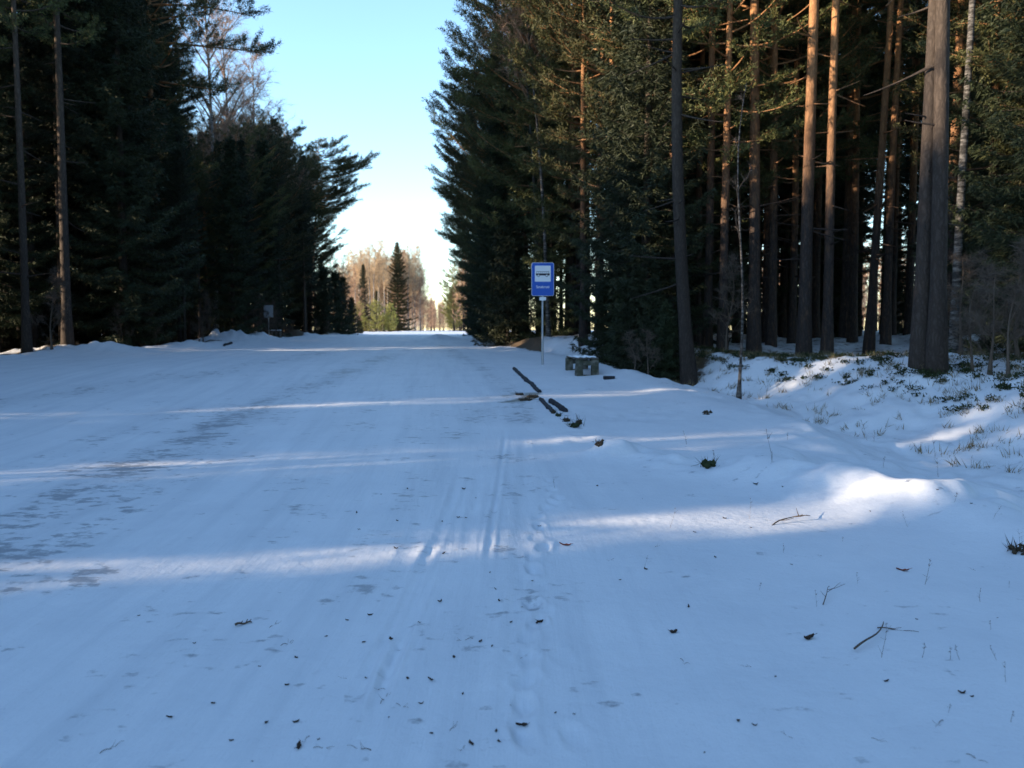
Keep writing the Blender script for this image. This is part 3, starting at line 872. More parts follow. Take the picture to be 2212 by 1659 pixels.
# the same forest carries on beside and behind the camera and shades the road
n = 0; tries = 0
while n < 110 and tries < 9000:
    tries += 1
    y = -34 + 52 * random.random()
    x = float(F_(y)) - 1 - random.random() * 34
    if not free(x, y, 1.9) or x / max(y, .1) > -0.75 and y > 0:
        continue
    if n % 3 == 0:
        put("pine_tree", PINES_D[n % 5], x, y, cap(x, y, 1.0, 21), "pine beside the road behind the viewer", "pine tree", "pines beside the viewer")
    if free(x + 1.5, y + 1.2, 1.01):
        put("spruce_tree", SPRUCES[n % 3], x + 1.5, y + 1.2, cap(x, y, 1.1, 17), "unseen spruce added beside the viewer to shade the leaning pine", "spruce tree", "spruces beside the viewer")
    n += 1
for i in range(90):  # fill row of low spruces, added out of view to block low sun
    y = -18 + i * 0.48
    x = float(F_(y)) - random.uniform(1.5, 9)
    if x / max(y, .1) > -0.72 and y > 0 or not free(x, y, 1.01):
        continue
    put("spruce_tree", SPRUCES[3] if i % 3 else SPRUCES[1], x, y, random.uniform(0.8, 1.05) * (1 if i % 3 else 0.75), "unseen spruce added beside the viewer to shade the leaning pine", "spruce tree", "spruces beside the viewer")
for i in range(60):
    y = random.uniform(-40, 15)
    x = float(B_(max(y, 0))) + random.uniform(1.0, 18)
    if y > 0 and x / y < 0.72 or not free(x, y, 1.8):
        continue
    put("spruce_tree", SPRUCES[i % 3], x, y, random.uniform(0.9, 1.1), "unseen spruce added beside the viewer to shade the leaning pine", "spruce tree", "spruces beside the viewer")
for i in range(24):
    y = 18 + 72 * random.random()
    put("bare_shrub", SHRUB[i % 2], float(F_(y)) + random.uniform(-1.5, 0.2), y, random.uniform(0.5, 1.1), "leafless twiggy shrub at the dark foot of the left forest", "shrub", "leafless shrubs at the left forest foot")

# clearings in the unseen wood beside the viewer: the sun reaches the places where the photograph shows it
def clear_towards_sun():
    bpy.context.view_layer.update()
    dg = bpy.context.evaluated_depsgraph_get()
    pts = []
    for px, py in SPOTS:
        gx, gy = G(px, py)
        pts.append(Vector((gx, gy, float(hz(gx, gy)) + 0.03)))
    for px, py, Y in HIGH:
        pts.append(Vector((X(px, Y) - 0.5, Y, EYE + (714 - py) / FPX * Y)))
    moved = 0
    nx, ny = -math.sin(SUN_AZ), math.cos(SUN_AZ)
    for p in pts:
        hits = []; ok = True
        q = p.copy()
        for _ in range(400):
            hit, loc, nor, idx, ob, mat = sc.ray_cast(dg, q, sun_vec)
            if not hit:
                break
            q = loc + sun_vec * 0.02
            r = ob.parent
            if r is None or r.get('category') not in ('pine tree', 'spruce tree'):
                ok = False
                break
            rx, ry = r.location.x, r.location.y
            if rx < -8 and (ry < 0 or rx / ry < -0.66):
                if r not in hits:
                    hits.append(r)
            else:
                ok = False
                break
        if not ok:
            continue
        for r in hits:
            d = (r.location.x - p.x) * nx + (r.location.y - p.y) * ny
            want = (1.6 if r['category'] == 'spruce tree' else 1.5) * r.scale[0]
            if abs(d) < want:
                sh = (want - abs(d)) * (1 if d >= 0 else -1)
                r.location.x += nx * sh; r.location.y += ny * sh
                r.location.z = float(hz(r.location.x, r.location.y, False)) - 0.05
                moved += 1
        bpy.context.view_layer.update()
    print("MOVED", moved)
SPOTS = [(1345, 957), (1385, 944), (1530, 958), (1610, 947), (1850, 1088), (1980, 1098), (820, 990), (1548, 806)]
HIGH = [(1880, 300, 25), (1895, 120, 25), (1935, 200, 27), (1825, 60, 31), (1655, 110, 30), (2080, 250, 28), (1925, 60, 34), (1870, 520, 25)]
clear_towards_sun()
for c in (5.55, 10.0, 15.0):  # unseen birches and shrubs added across the gaps to dim the sun streaks
    for x, k, sc_ in ((-30, 0, 1.0), (-36, 2, 1.0), (-24, 1, 0.8)):
        put("birch_tree", BIRCHES[k], x, c + _T * x + random.uniform(-0.25, 0.25), sc_, "unseen bare birch added beside the viewer to dim a sun streak", "birch tree", "unseen birches added to dim the sun streaks")
    put("bare_shrub", SHRUB[0], -15.5, c - _T * 15.5 + 0.2, 1.7, "unseen leafless shrub added beside the viewer to dim a sun streak", "shrub", "unseen shrubs added to dim the sun streaks")
for x, y in ((-18.5, 13.0), (-22.5, 11.9), (-20.5, 12.0), (-25, 11.2)):  # unseen spruces added to keep the sun off the leaning pine
    put("spruce_tree", SPRUCES[0], x, y, 0.85, "unseen spruce added beside the viewer to shade the leaning pine", "spruce tree", "spruces beside the viewer")

# ---- the sunlit trees beyond the crest
put("spruce_tree", spruce(401, 17.5, 0.4, 3.7, 0.2, 0.55, 8, 9, power=0.85, mat=M_SUN_SPRUCE), X(860, 165), 165, 1.0, "tall sunlit spruce standing alone in front of the pale birch wood", "spruce tree")
put("spruce_tree", SPRUCES[1], X(786, 158), 158, 0.85, "narrow spruce among the sunlit birches left of the tall one", "spruce tree")
put("spruce_tree", SPRUCES[3], X(815, 166), 166, 0.75, "short spruce between the narrow and the tall sunlit spruces", "spruce tree")
for i in range(80):
    px = random.uniform(752, 915); Y = random.uniform(166, 205)
    put("birch_tree", BIRCHES[i % 4], X(px, Y), Y, random.uniform(0.75, 0.95), "sunlit birch with white trunk in the wood beyond the crest", "birch tree", "sunlit birches beyond the crest")
for i in range(64):
    Y = 200 + 300 * (i / 64) ** 1.2 + random.random() * 8
    x = -0.0753 * Y - 3.9 - 7.0 - random.random() * 12
    put("birch_tree", BIRCHES[i % 4], x, Y, random.uniform(0.75, 0.95), "distant bare tree lining the left side of the road beyond the crest", "birch tree", "distant bare trees by the road")
LITP = [pine(501, 5.5, 0.08, 0.06, 1.5, 44, mat=M_SUN_PINE, dead=0), pine(502, 12.5, 0.10, 0.13, 2.9, 70, mat=M_SUN_PINE, dead=0)]
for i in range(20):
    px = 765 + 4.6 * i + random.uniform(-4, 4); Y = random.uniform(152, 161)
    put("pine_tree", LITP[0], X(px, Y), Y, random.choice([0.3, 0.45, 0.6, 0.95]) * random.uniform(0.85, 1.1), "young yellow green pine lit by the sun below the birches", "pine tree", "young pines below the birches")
WB = [birch(503, 18.5, 0.19, 0.50, 0.22, tw=M_TWIGL), birch(504, 17, 0.16, 0.55, 0.2, tw=M_TWIGL)]
for i, (px, Y) in enumerate([(768, 161), (779, 163), (801, 162), (810, 161), (818, 164), (831, 161), (838, 165), (883, 166), (793, 167), (846, 168)]):
    put("birch_tree", WB[i % 2], X(px, Y), Y, random.uniform(0.82, 0.98), "front birch with a bare white sunlit trunk beyond the crest", "birch tree", "white trunked front birches beyond the crest")
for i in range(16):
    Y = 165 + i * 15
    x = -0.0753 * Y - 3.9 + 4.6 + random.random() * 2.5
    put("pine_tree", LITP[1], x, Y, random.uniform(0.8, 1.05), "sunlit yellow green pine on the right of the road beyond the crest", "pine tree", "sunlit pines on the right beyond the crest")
# far woods seen through the trunks on both sides
def treeline(name, label, pts, seed):
    rg = np.random.default_rng(seed)
    C = MB()
    cc = []; dd = []
    for (x, y) in pts:
        z = float(hz(x, y, False)); H = rg.uniform(11, 17)
        C.tube([[x, y, z - 1], [x + rg.normal() * .3, y, z + H]], [0.16, 0.03], 4)
        m = 260
        h = rg.random(m) ** 0.8
        r = 2.3 * (1 - h * 0.75) * np.sqrt(rg.random(m)); a = rg.random(m) * 6.28
        cc.append(np.stack([x + r * np.cos(a), y + r * np.sin(a), z + 1.5 + h * (H - 1)], 1)); dd.append(np.tile([[0, 0, 0.6]], (m, 1)))
    C.blades(np.vstack(cc), np.vstack(dd), 2, 1.1, 0.12, 0.8, rg, 1, jit=0.3)
    o = link(name, C.mesh(name, [M_DARK_BARK, M_TWIG], False))
    tag(o, label, None, None, 'stuff')
rg = np.random.default_rng(5)
treeline("far_woods", "far sunlit woods glimpsed between the trunks of the right hand forest", [(X(a, Y), Y) for a, Y in zip(rg.uniform(1000, 2700, 170), rg.uniform(150, 200, 170))], 1)
treeline("far_woods", "far woods glimpsed between the trunks of the left forest", [(-95 - 40 * b, a) for a, b in zip(rg.uniform(10, 60, 90), rg.random(90))], 2)
treeline("far_woods", "faint far woods closing the road at the horizon", [(X(a, Y), Y) for a, Y in zip(rg.uniform(850, 1030, 90), rg.uniform(430, 520, 90))], 4)
treeline("far_woods", "far woods behind the birches at the end of the road", [(X(a, Y), Y) for a, Y in zip(rg.uniform(650, 880, 40), rg.uniform(215, 245, 40))], 3)

# ------------------------------------------------------------------ bus stop sign
M_POST = new_mat("galvanised_steel", (0.42, 0.44, 0.46), 0.45, 0.6)
M_BLUE = new_mat("sign_blue", (0.006, 0.085, 0.43), 0.4)
M_WHITE = new_mat("sign_white", (0.72, 0.74, 0.76), 0.45)
M_BLACK = new_mat("sign_black", (0.012, 0.016, 0.03), 0.5)
M_GREYB = new_mat("sign_back", (0.33, 0.35, 0.38), 0.6, 0.3)
def rounded(w_, h_, r, y, n=6):
    pts = []
    for cx, cz, a0 in ((w_ / 2 - r, h_ / 2 - r, 0), (-w_ / 2 + r, h_ / 2 - r, 90), (-w_ / 2 + r, -h_ / 2 + r, 180), (w_ / 2 - r, -h_ / 2 + r, 270)):
        for k in range(n + 1):
            a = math.radians(a0 + 90 * k / n)
            pts.append((cx + r * math.cos(a), y, cz + r * math.sin(a)))
    return pts
def plate(name, w_, h_, r, y, th, mat, parent, loc):
    f = rounded(w_, h_, r, y); b = rounded(w_, h_, r, y + th)
    n = len(f)
    me = bpy.data.meshes.new(name)
    me.from_pydata(f + b, [], [list(range(n))[::1], list(range(n, 2 * n))[::-1]] + [[i, n + i, n + (i + 1) % n, (i + 1) % n] for i in range(n)])
    me.materials.append(mat)
    me.update()
    return link(name, me, parent, loc)
SY = 22.5
sx = X(1172, SY)
root = link("bus_stop_sign", None, loc=(sx, SY, float(hz(sx, SY, False))))
root.rotation_euler = (0, 0, math.radians(2))
tag(root, "blue bus stop sign on a slim grey post, a small tag under its board", "sign")
p = MB(); p.tube([[0, 0.03, -0.4], [0, 0.03, 2.72]], 0.030, 12, cap=True)
link("post", p.mesh("post", M_POST), root)
SH = 0.885; SW = 0.60
zc = 1.85 + SH / 2
edge = plate("sign_edge", SW, SH, 0.045, -0.012, 0.010, M_WHITE, root, (0, 0, zc))
edge.name = "border"
board = plate("board", SW - 0.018, SH - 0.018, 0.038, -0.016, 0.010, M_BLUE, root, (0, 0, zc))
pan = plate("panel", 0.425, 0.425, 0.022, -0.020, 0.004, M_WHITE, board, (0, 0, 0.148))
# the bus: a long low side view
b = MB()
def flat(mb, poly, y):
    mb.add([(a, y, c) for a, c in poly], [list(range(len(poly)))] if len(poly) == 4 else [[0, i, i + 1] for i in range(1, len(poly) - 1)])
flat(b, [(-0.185, -0.048), (0.185, -0.048), (0.185, 0.006), (-0.185, 0.006)], -0.0235)
flat(b, [(-0.170, 0.060), (0.172, 0.060), (0.172, 0.050), (-0.170, 0.050)][::-1], -0.0235)
for x0 in (-0.172, -0.118, -0.064, -0.010, 0.044, 0.098, 0.150, 0.166):
    flat(b, [(x0, 0.006), (x0 + 0.006, 0.006), (x0 + 0.006, 0.050), (x0, 0.050)], -0.0235)
for cx in (-0.115, 0.105):
    flat(b, [(cx + 0.036 * math.cos(i / 20 * PI2), -0.046 + 0.036 * math.sin(i / 20 * PI2)) for i in range(20)], -0.0242)
link("bus_symbol", b.mesh("bus_symbol", M_BLACK, False), board, (0, 0, 0.148))
b = MB()
for cx in (-0.115, 0.105):
    flat(b, [(cx + 0.022 * math.cos(i / 20 * PI2), -0.046 + 0.022 * math.sin(i / 20 * PI2)) for i in range(20)], -0.0249)
link("wheel_hub", b.mesh("wheel_hub", M_WHITE, False), board, (0, 0, 0.148))
tx = bpy.data.curves.new("stop_name", 'FONT')
tx.body = "Smakroti"
tx.size = 0.098
tx.align_x = 'CENTER'
tx.extrude = 0.001
tx.offset = 0.0012
tx.materials.append(M_WHITE)
dg = None
to = bpy.data.objects.new("stop_name_tmp", tx)
COL.objects.link(to)
bpy.context.view_layer.update()
tme = bpy.data.meshes.new_from_object(to)
bpy.data.objects.remove(to)
t2 = link("lettering", tme, board, (0.0, -0.0215, -0.235))
t2.rotation_euler = (math.pi / 2, 0, 0)
plate("tag", 0.175, 0.095, 0.015, -0.008, 0.006, M_WHITE, root, (0, 0, 1.775))
c = MB(); c.box((0, 0.01, 2.6), (0.10, 0.03, 0.04)); c.box((0, 0.01, 2.05), (0.10, 0.03, 0.04))
link("bracket", c.mesh("bracket", M_POST, False), root)

# sign across the road, seen from behind
SY2 = 50.0
sx2 = X(582, SY2)
root = link("road_sign", None, loc=(sx2, SY2, float(hz(sx2, SY2, False))))
tag(root, "grey back of a sign on a thin post in front of the dark left forest", "sign")
root.rotation_euler = (0, 0, math.radians(6))
p = MB(); p.tube([[0, 0, -0.4], [0, 0, 1.95]], 0.03, 10, cap=True)
link("post", p.mesh("post", M_POST), root)
plate("board", 0.54, 0.74, 0.04, -0.045, 0.012, M_GREYB, root, (0, 0, 1.63))

# ------------------------------------------------------------------ benches
def concrete():
    m = new_mat("old_concrete", rough=0.95, spec=0.1)
    tc = N(m, 'ShaderNodeTexCoord').outputs['Object']
    n = noise(m, tc, 7.0, 6, 0.65)
    c = ramp(m, n, [(0.3, (0.035, 0.040, 0.026)), (0.5, (0.085, 0.085, 0.065)), (0.70, (0.20, 0.19, 0.17))])
    L(m, c, pb(m).inputs['Base Color'])
    L(m, bump(m, noise(m, tc, 40, 5, 0.6), 0.5, 0.01), pb(m).inputs['Normal'])
    return m
def wood():
    m = new_mat("weathered_wood", rough=0.85, spec=0.15)
    tc = N(m, 'ShaderNodeTexCoord').outputs['Object']
    n = noise(m, tc, 10.0, 5, 0.6, (3, 0.3, 3))
    L(m, ramp(m, n, [(0.3, (0.05, 0.045, 0.04)), (0.7, (0.17, 0.15, 0.13))]), pb(m).inputs['Base Color'])
    return m
M_CONC = concrete(); M_WOOD = wood()
M_CAP = new_mat("loose_snow", (0.78, 0.80, 0.82), 0.6)
def bevel(o, wd=0.01, seg=2):
    md = o.modifiers.new("bevel", 'BEVEL'); md.width = wd; md.segments = seg; md.limit_method = 'ANGLE'
def bench(x, y, rz, label, length=1.42, wide=0.52):
    r = link("bench", None, loc=(x, y, float(hz(x, y, False)) - 0.03))
    r.rotation_euler = (0, 0, rz)
    tag(r, label, "bench")
    rg = np.random.default_rng(3)
    dz0 = 0.0
    for yy in (0.10, length - 0.10):
        c_, s_ = math.cos(rz), math.sin(rz)
        gz = float(hz(x - s_ * yy, y + c_ * yy, False)) - float(hz(x, y, False))
        m = MB()
        m.box((-wide / 2 + 0.07, yy, 0.19 + gz / 2), (0.17, 0.15, 0.46 - gz), jit=0.006, rg=rg, top=0.96)
        m.box((wide / 2 - 0.07, yy, 0.19 + gz / 2), (0.17, 0.15, 0.46 - gz), jit=0.006, rg=rg, top=0.96)
        m.box((0, yy, 0.325), (wide - 0.285, 0.13, 0.12), jit=0.003, rg=rg)
        m.box((0, yy, 0.015 + gz), (wide - 0.275, 0.11, 0.06), jit=0.003, rg=rg)
        o = link("support", m.mesh("support", M_CONC, False), r)
        bevel(o, 0.014)
    n = 4
    for i in range(n):
        xx = -wide / 2 + 0.055 + i * (wide - 0.11) / (n - 1)
        m = MB(); m.box((xx, length / 2, 0.437), (0.085, length, 0.032), jit=0.002, rg=rg)
        o = link("slat", m.mesh("slat", M_WOOD, False), r); bevel(o, 0.005)
        m = MB()
        ys = np.linspace(0.05, length - 0.04, 26)
        a = np.clip(0.028 + 0.012 * np.sin(ys * 9 + i) + rg.normal(size=26) * 0.003, 0.012, 0.036)
        hh = np.clip(0.022 + 0.008 * np.sin(ys * 6 + 2 * i), 0.008, 0.04)
        a[[0, -1]] = 0.004; hh[[0, -1]] = 0.003
        prof = [(-1, 0), (-0.75, 0.75), (0, 1), (0.75, 0.75), (1, 0)]
        v = [(xx + q[0] * a[j], ys[j], 0.454 + q[1] * hh[j]) for j in range(26) for q in prof]
        m.add(v, [[j * 5 + k, j * 5 + k + 1, j * 5 + k + 6, j * 5 + k + 5] for j in range(25) for k in range(4)])
        link("snow_cap", m.mesh("snow_cap", M_CAP), o)
    return r
gx, gy = G(1270, 812)
bench(gx, gy, math.radians(7), "low bench with blocky mossy concrete supports and snowy slats beside the bus stop")
bx = X(597, 50.5)
r = link("bench", None, loc=(bx, 50.5, float(hz(bx, 50.5, False))))
tag(r, "small dark bench beside the grey backed sign across the road", "bench")
m = MB(); m.box((0, 0, 0.44), (0.62, 0.34, 0.05)); o = link("seat", m.mesh("seat", M_WOOD, False), r); bevel(o)
m = MB(); m.box((0, 0, 0.485), (0.58, 0.30, 0.035), top=0.9); link("snow_cap", m.mesh("snow_cap", M_CAP, False), o)
for q in (-0.26, 0.0, 0.26):
    m = MB(); m.box((q, 0, 0.17), (0.07, 0.30, 0.49)); link("leg", m.mesh("leg", M_WOOD, False), r)

# ------------------------------------------------------------------ logs and rubble along the old kerb
def log(pa, pb_, rad, label, seed, sink=0.3, name="log", mat=None):
    rg = np.random.default_rng(seed)
    n = 22
    t = np.linspace(0, 1, n)
    a = np.array(pa); b_ = np.array(pb_)
    mid = (a + b_) / 2
    pts = a + (b_ - a) * t[:, None] + rg.normal(size=(n, 2)) * 0.012
    z = hz(pts[:, 0], pts[:, 1], False) + rad * (1 - sink) + rg.normal(size=n) * 0.004
    P = np.column_stack([pts, z]) - [mid[0], mid[1], 0]
    zz = float(hz(mid[0], mid[1], False)); P[:, 2] -= zz
    m = MB(); m.tube(P, rad * (0.9 + 0.2 * rg.random(n)), 9, cap=True)
    return tag(link(name, m.mesh(name, mat or M_LOG), None, (mid[0], mid[1], zz)), label, "log")
M_LOG = bark_material("log_bark", (0.05, 0.052, 0.06), (0.09, 0.08, 0.075))
log(G(1110, 798), G(1166, 848), 0.042, "longest dark log half buried in snow, pointing at the bus stop sign", 1, 0.45)
log(G(1167, 864), G(1195, 892), 0.034, "short dark log continuing the line of the longest one towards the viewer", 2, 0.4)
log(G(1188, 868), G(1222, 890), 0.045, "dark log lying parallel on the right of the short log", 3, 0.35)
g = G(500, 742); log((g[0], g[1]), (g[0] + 0.5, g[1] - 2.4), 0.05, "thin dark pole lying in front of the left snow pile", 4, 0.2)
g = G(1316, 819)
m = MB(); m.box((0, 0, 0.03), (0.26, 0.14, 0.07), jit=0.008, rg=np.random.default_rng(2))
o = tag(link("wood_block", m.mesh("wood_block", M_LOG, False), None, (g[0], g[1], float(hz(*g, False)))), "flat dark wooden block lying on the snow right of the bench", "block"); bevel(o)

def clump(name, px, py, R, nst, hgt, label, cat, mat, seed, rad=0.012):
    """a small tuft of stubble and bark crumbs poking out of the snow"""
    rg = np.random.default_rng(seed)
    gx, gy = G(px, py)
    m = MB()
    for i in range(nst):
        a, q = rg.random() * 6.28, R * math.sqrt(rg.random())
        x, y = q * math.cos(a), q * math.sin(a) * 1.4
        z = float(hz(gx + x, gy + y, False)) - float(hz(gx, gy, False))
        s = rad * rg.uniform(0.7, 2.2)
        v = rg.normal(size=(6, 3)) * s
        c = np.array([x, y, z + hgt * rg.random()])
        v = c + np.array([[1, 0, 0], [-1, 0, 0], [0, 1, 0], [0, -1, 0], [0, 0, 1], [0, 0, -1]]) * s * rg.uniform(0.6, 1.5, (6, 3))
        m.add(v, [[0, 2, 4], [2, 1, 4], [1, 3, 4], [3, 0, 4], [2, 0, 5], [1, 2, 5], [3, 1, 5], [0, 3, 5]])
    m.blades(np.column_stack([rg.normal(size=(nst, 2)) * R * 0.5, np.zeros(nst)]), np.tile([[0, 0, 1.]], (nst, 1)), 2, hgt * 2 + 0.03, 0.008, 0.7, rg, jit=0.02)
    return tag(link(name, m.mesh(name, mat, False), None, (gx, gy, float(hz(gx, gy, False)))), label, cat)
M_SOIL = new_mat("dark_earth", (0.060, 0.048, 0.034), 0.95, spec=0.05)
M_GRASS = new_mat("dry_grass", (0.19, 0.15, 0.085), 0.85, spec=0.1)
M_MOSS = new_mat("heath_leaves", (0.035, 0.045, 0.020), 0.85, spec=0.1)
TL = ["near end of the line of dark turf beside the sunlit snow hump", "second turf bit from the near end of the kerb line", "greenish turf bit midway between the right log and the near end", "small turf bit just beyond the short log's near end"]
for i, (a, b_, rr, nn) in enumerate([(1240, 922, 0.075, 34), (1224, 910, 0.05, 20), (1207, 899, 0.045, 14), (1196, 893, 0.03, 10)]):
    clump("turf_bit", a, b_, rr, nn, 0.035, TL[i], "turf", M_SOIL if i % 2 else M_MOSS, 40 + i, 0.013)
clump("turf_bit", 1250, 916, 0.04, 14, 0.05, "separate dark turf bit right of the near end of the kerb line", "turf", M_SOIL, 51, 0.014)
clump("soil_patch", 1150, 858, 0.10, 60, 0.006, "bare brown earth where the longest log ends", "earth", M_SOIL, 2, 0.016)
clump("soil_patch", 1134, 864, 0.12, 50, 0.006, "thinner brown earth spilling left onto the road", "earth", M_SOIL, 12, 0.014)
clump("turf_bit", 1122, 853, 0.07, 20, 0.02, "low dark turf lump left of the brown earth patch", "turf", M_SOIL, 3, 0.015)
clump("soil_clump", 1295, 957, 0.045, 14, 0.008, "dark turf crumbs beside the sunlit snow hump", "turf", M_SOIL, 5, 0.016)
clump("soil_clump", 1530, 1008, 0.07, 26, 0.05, "dark grassy clump poking from the near snow ridge", "turf", M_MOSS, 6, 0.016)
clump("soil_clump", 1527, 893, 0.09, 16, 0.01, "dark scrap of wood on the flat snow beyond the sunlit streak", "wood scrap", M_SOIL, 7, 0.016)
clump("soil_clump", 2200, 1192, 0.05, 16, 0.04, "dark leaf cluster at the right edge of the near snow", "turf", M_SOIL, 8, 0.012)

# ------------------------------------------------------------------ grass and heath on the ditch bank
def bank_cover():
    rg = np.random.default_rng(9)
    A = MB()
    C = []; D = []
    k = 0
    while k < 620:
        y = rg.uniform(6, 24)
        d, b = float(D_(y)), float(B_(y))
        u = rg.random() ** 0.7
        x = d - 0.6 + (b + 3 - d) * u
        if x / y > 0.68:
            continue
        z = float(hz(x, y, False))
        nb = rg.integers(2, 11)
        q = rg.normal(size=(nb, 2)) * 0.06
        C.append(np.column_stack([x + q[:, 0], y + q[:, 1], np.full(nb, z - 0.01)])); D.append(np.tile([[rg.normal() * .3, rg.normal() * .3, 1.]], (nb, 1)))
        k += 1
    A.blades(np.vstack(C), np.vstack(D), 3, 0.13, 0.010, 0.45, rg, 0, jit=0.02)
    o = link("grass", A.mesh("grass", M_GRASS, False)); tag(o, "dry grass tufts sticking out of the snowy ditch bank", None, None, 'stuff')
    A = MB(); C = []; D = []
    k = 0
    while k < 340:
        y = rg.uniform(8, 24)
        d, b = float(D_(y)), float(B_(y))
        u = rg.random()
        x = d + (b + 2 - d) * (0.25 + 0.85 * u)
        if x / y > 0.68:
            continue
        z = float(hz(x, y, False))
        nb = rg.integers(6, 26); s = rg.uniform(0.02, 0.09)
        q = rg.normal(size=(nb, 2)) * s
        C.append(np.column_stack([x + q[:, 0] * 1.5, y + q[:, 1], z + 0.01 + 0.05 * rg.random(nb)])); D.append(np.tile([[0, 0, 0.5]], (nb, 1)))
        k += 1
    A.blades(np.vstack(C), np.vstack(D), 4, 0.045, 0.028, 0.9, rg, 0, jit=0.02)
    o = link("heath_cover", A.mesh("heath_cover", M_MOSS, False)); tag(o, "dark low heath plants scattered over the snowy ditch bank", None, None, 'stuff')
bank_cover()

# ------------------------------------------------------------------ leaves, bark scraps, twigs and stalks on the snow
M_LEAF = new_mat("dark_leaf", (0.045, 0.030, 0.022), 0.8, spec=0.15)
M_RED = new_mat("red_leaf", (0.24, 0.055, 0.030), 0.75, spec=0.15)
def leaf_mesh(seed, ln=0.05, wd=0.025, curl=0.5):
    rg = np.random.default_rng(seed)
    m = MB()
    n = 7
    s_ = np.linspace(-1, 1, n)
    hw = wd / 2 * np.sqrt(np.clip(1 - s_ ** 2, 0.01, 1)) * (1 + 0.35 * rg.normal(size=n))
    z = 0.004 + ln * 0.22 * curl * (s_ ** 2) + rg.normal(size=n) * 0.002
    v = []
    for i in range(n):
        y0 = 0.15 * ln * math.sin(s_[i] * 2 + seed)
        for q in (-1, 0, 1):
            v.append((s_[i] * ln / 2, y0 + q * hw[i], z[i] + abs(q) * wd * 0.35 * curl))
    v = np.array(v); f = [[i * 3 + k, i * 3 + k + 1, i * 3 + k + 4, i * 3 + k + 3] for i in range(n - 1) for k in range(2)]
    m.add(v, f)
    m.add(v - [0, 0, 0.003], [q[::-1] for q in f])
    m.tube([[ln / 2, 0.15 * ln * math.sin(2 + seed), z[-1]], [ln * 0.72, 0, z[-1] + 0.006]], 0.0012, 4)
    return m
LEAVES = [leaf_mesh(i, l, w_, c).mesh("leaf", M_LEAF) for i, (l, w_, c) in enumerate([(.05, .024, .8), (.035, .022, .5), (.06, .02, 1.0), (.028, .014, .4)])]
REDL = leaf_mesh(9, 0.085, 0.028, 0.5).mesh("leaf", M_RED)
def drop(name, me, px, py, s, label, cat, group=None, rz=None):
    gx, gy = G(px, py, True)
    o = link(name, me, None, (gx, gy, float(hz(gx, gy))))
    o.rotation_euler = (random.uniform(-.15, .15), random.uniform(-.15, .15), random.random() * 6.28 if rz is None else rz)
    o.scale = (s, s, s)
    return tag(o, label, cat, group)
spots = [(880, 1056), (823, 1068), (770, 1108), (1028, 1076), (990, 1118), (1006, 1119), (1002, 1057), (955, 1127), (958, 1196), (858, 1125), (855, 1185), (776, 1144),
         (1078, 1298), (1104, 1345), (1070, 1273), (1128, 1312), (1058, 1237), (1160, 1347), (1038, 1387), (1063, 1396), (799, 1329), (786, 1388), (845, 1382), (705, 1375),
         (640, 1421), (880, 1466), (930, 1470), (1103, 1524), (1018, 1607), (932, 1585), (910, 1520), (688, 1598), (640, 1560), (575, 1562), (366, 1551), (545, 1645),
         (1072, 1580), (1078, 1602), (1200, 1541), (1240, 1543), (1165, 1137), (1150, 1255), (1290, 1050), (1388, 1078), (1545, 1204), (1635, 1048), (1633, 1046), (1880, 1105),
         (1395, 1230), (1340, 1253), (1486, 1311), (1675, 1462), (1915, 1472), (1595, 1558), (1630, 1567), (1522, 1626), (1980, 1338), (2100, 1505), (2077, 1497), (2155, 1335),
         (1565, 1120), (1622, 1140), (1500, 1150), (1710, 1220), (2025, 1058), (2098, 1088), (1690, 1052), (790, 1465), (500, 1600), (460, 1520), (420, 1390), (560, 1440),
         (620, 1480), (300, 1330), (950, 1300), (905, 1345), (750, 1340), (980, 1420), (1000, 1500), (840, 1550)]
for i, (a, b_) in enumerate(spots):
    s = random.uniform(0.28, 0.62) * (1.0 if b_ > 1200 else 1.3)
    drop("dry_leaf", LEAVES[i % 4], a, b_, s, "small dark dry leaf scrap lying on the snow", "leaf", "dark leaf scraps scattered on the snow")
drop("dry_leaf", LEAVES[0], 646, 1614, 0.8, "biggest dark leaf on the road near the bottom of the picture", "leaf")
drop("dry_leaf", LEAVES[1], 1455, 1366, 1.2, "crumpled dark leaf alone on the snow right of the footprints", "leaf")
drop("dry_leaf", LEAVES[0], 1748, 1380, 1.25, "wide greyish leaf lying left of the long curved stick", "leaf", rz=0.1)
drop("dry_leaf", LEAVES[2], 1127, 1570, 0.8, "dark leaf resting in the nearest footprint", "leaf", rz=0)
drop("dry_leaf", LEAVES[0], 1163, 1345, 1.1, "dark leaf caught in a footprint midway along the trail", "leaf")
drop("red_leaf", REDL, 1220, 1178, 1.0, "long reddish brown leaf just right of the footprints", "leaf", rz=0.1)
drop("red_leaf", REDL, 1950, 1233, 0.95, "reddish brown leaf on the open snow at the right", "leaf", rz=-0.5)

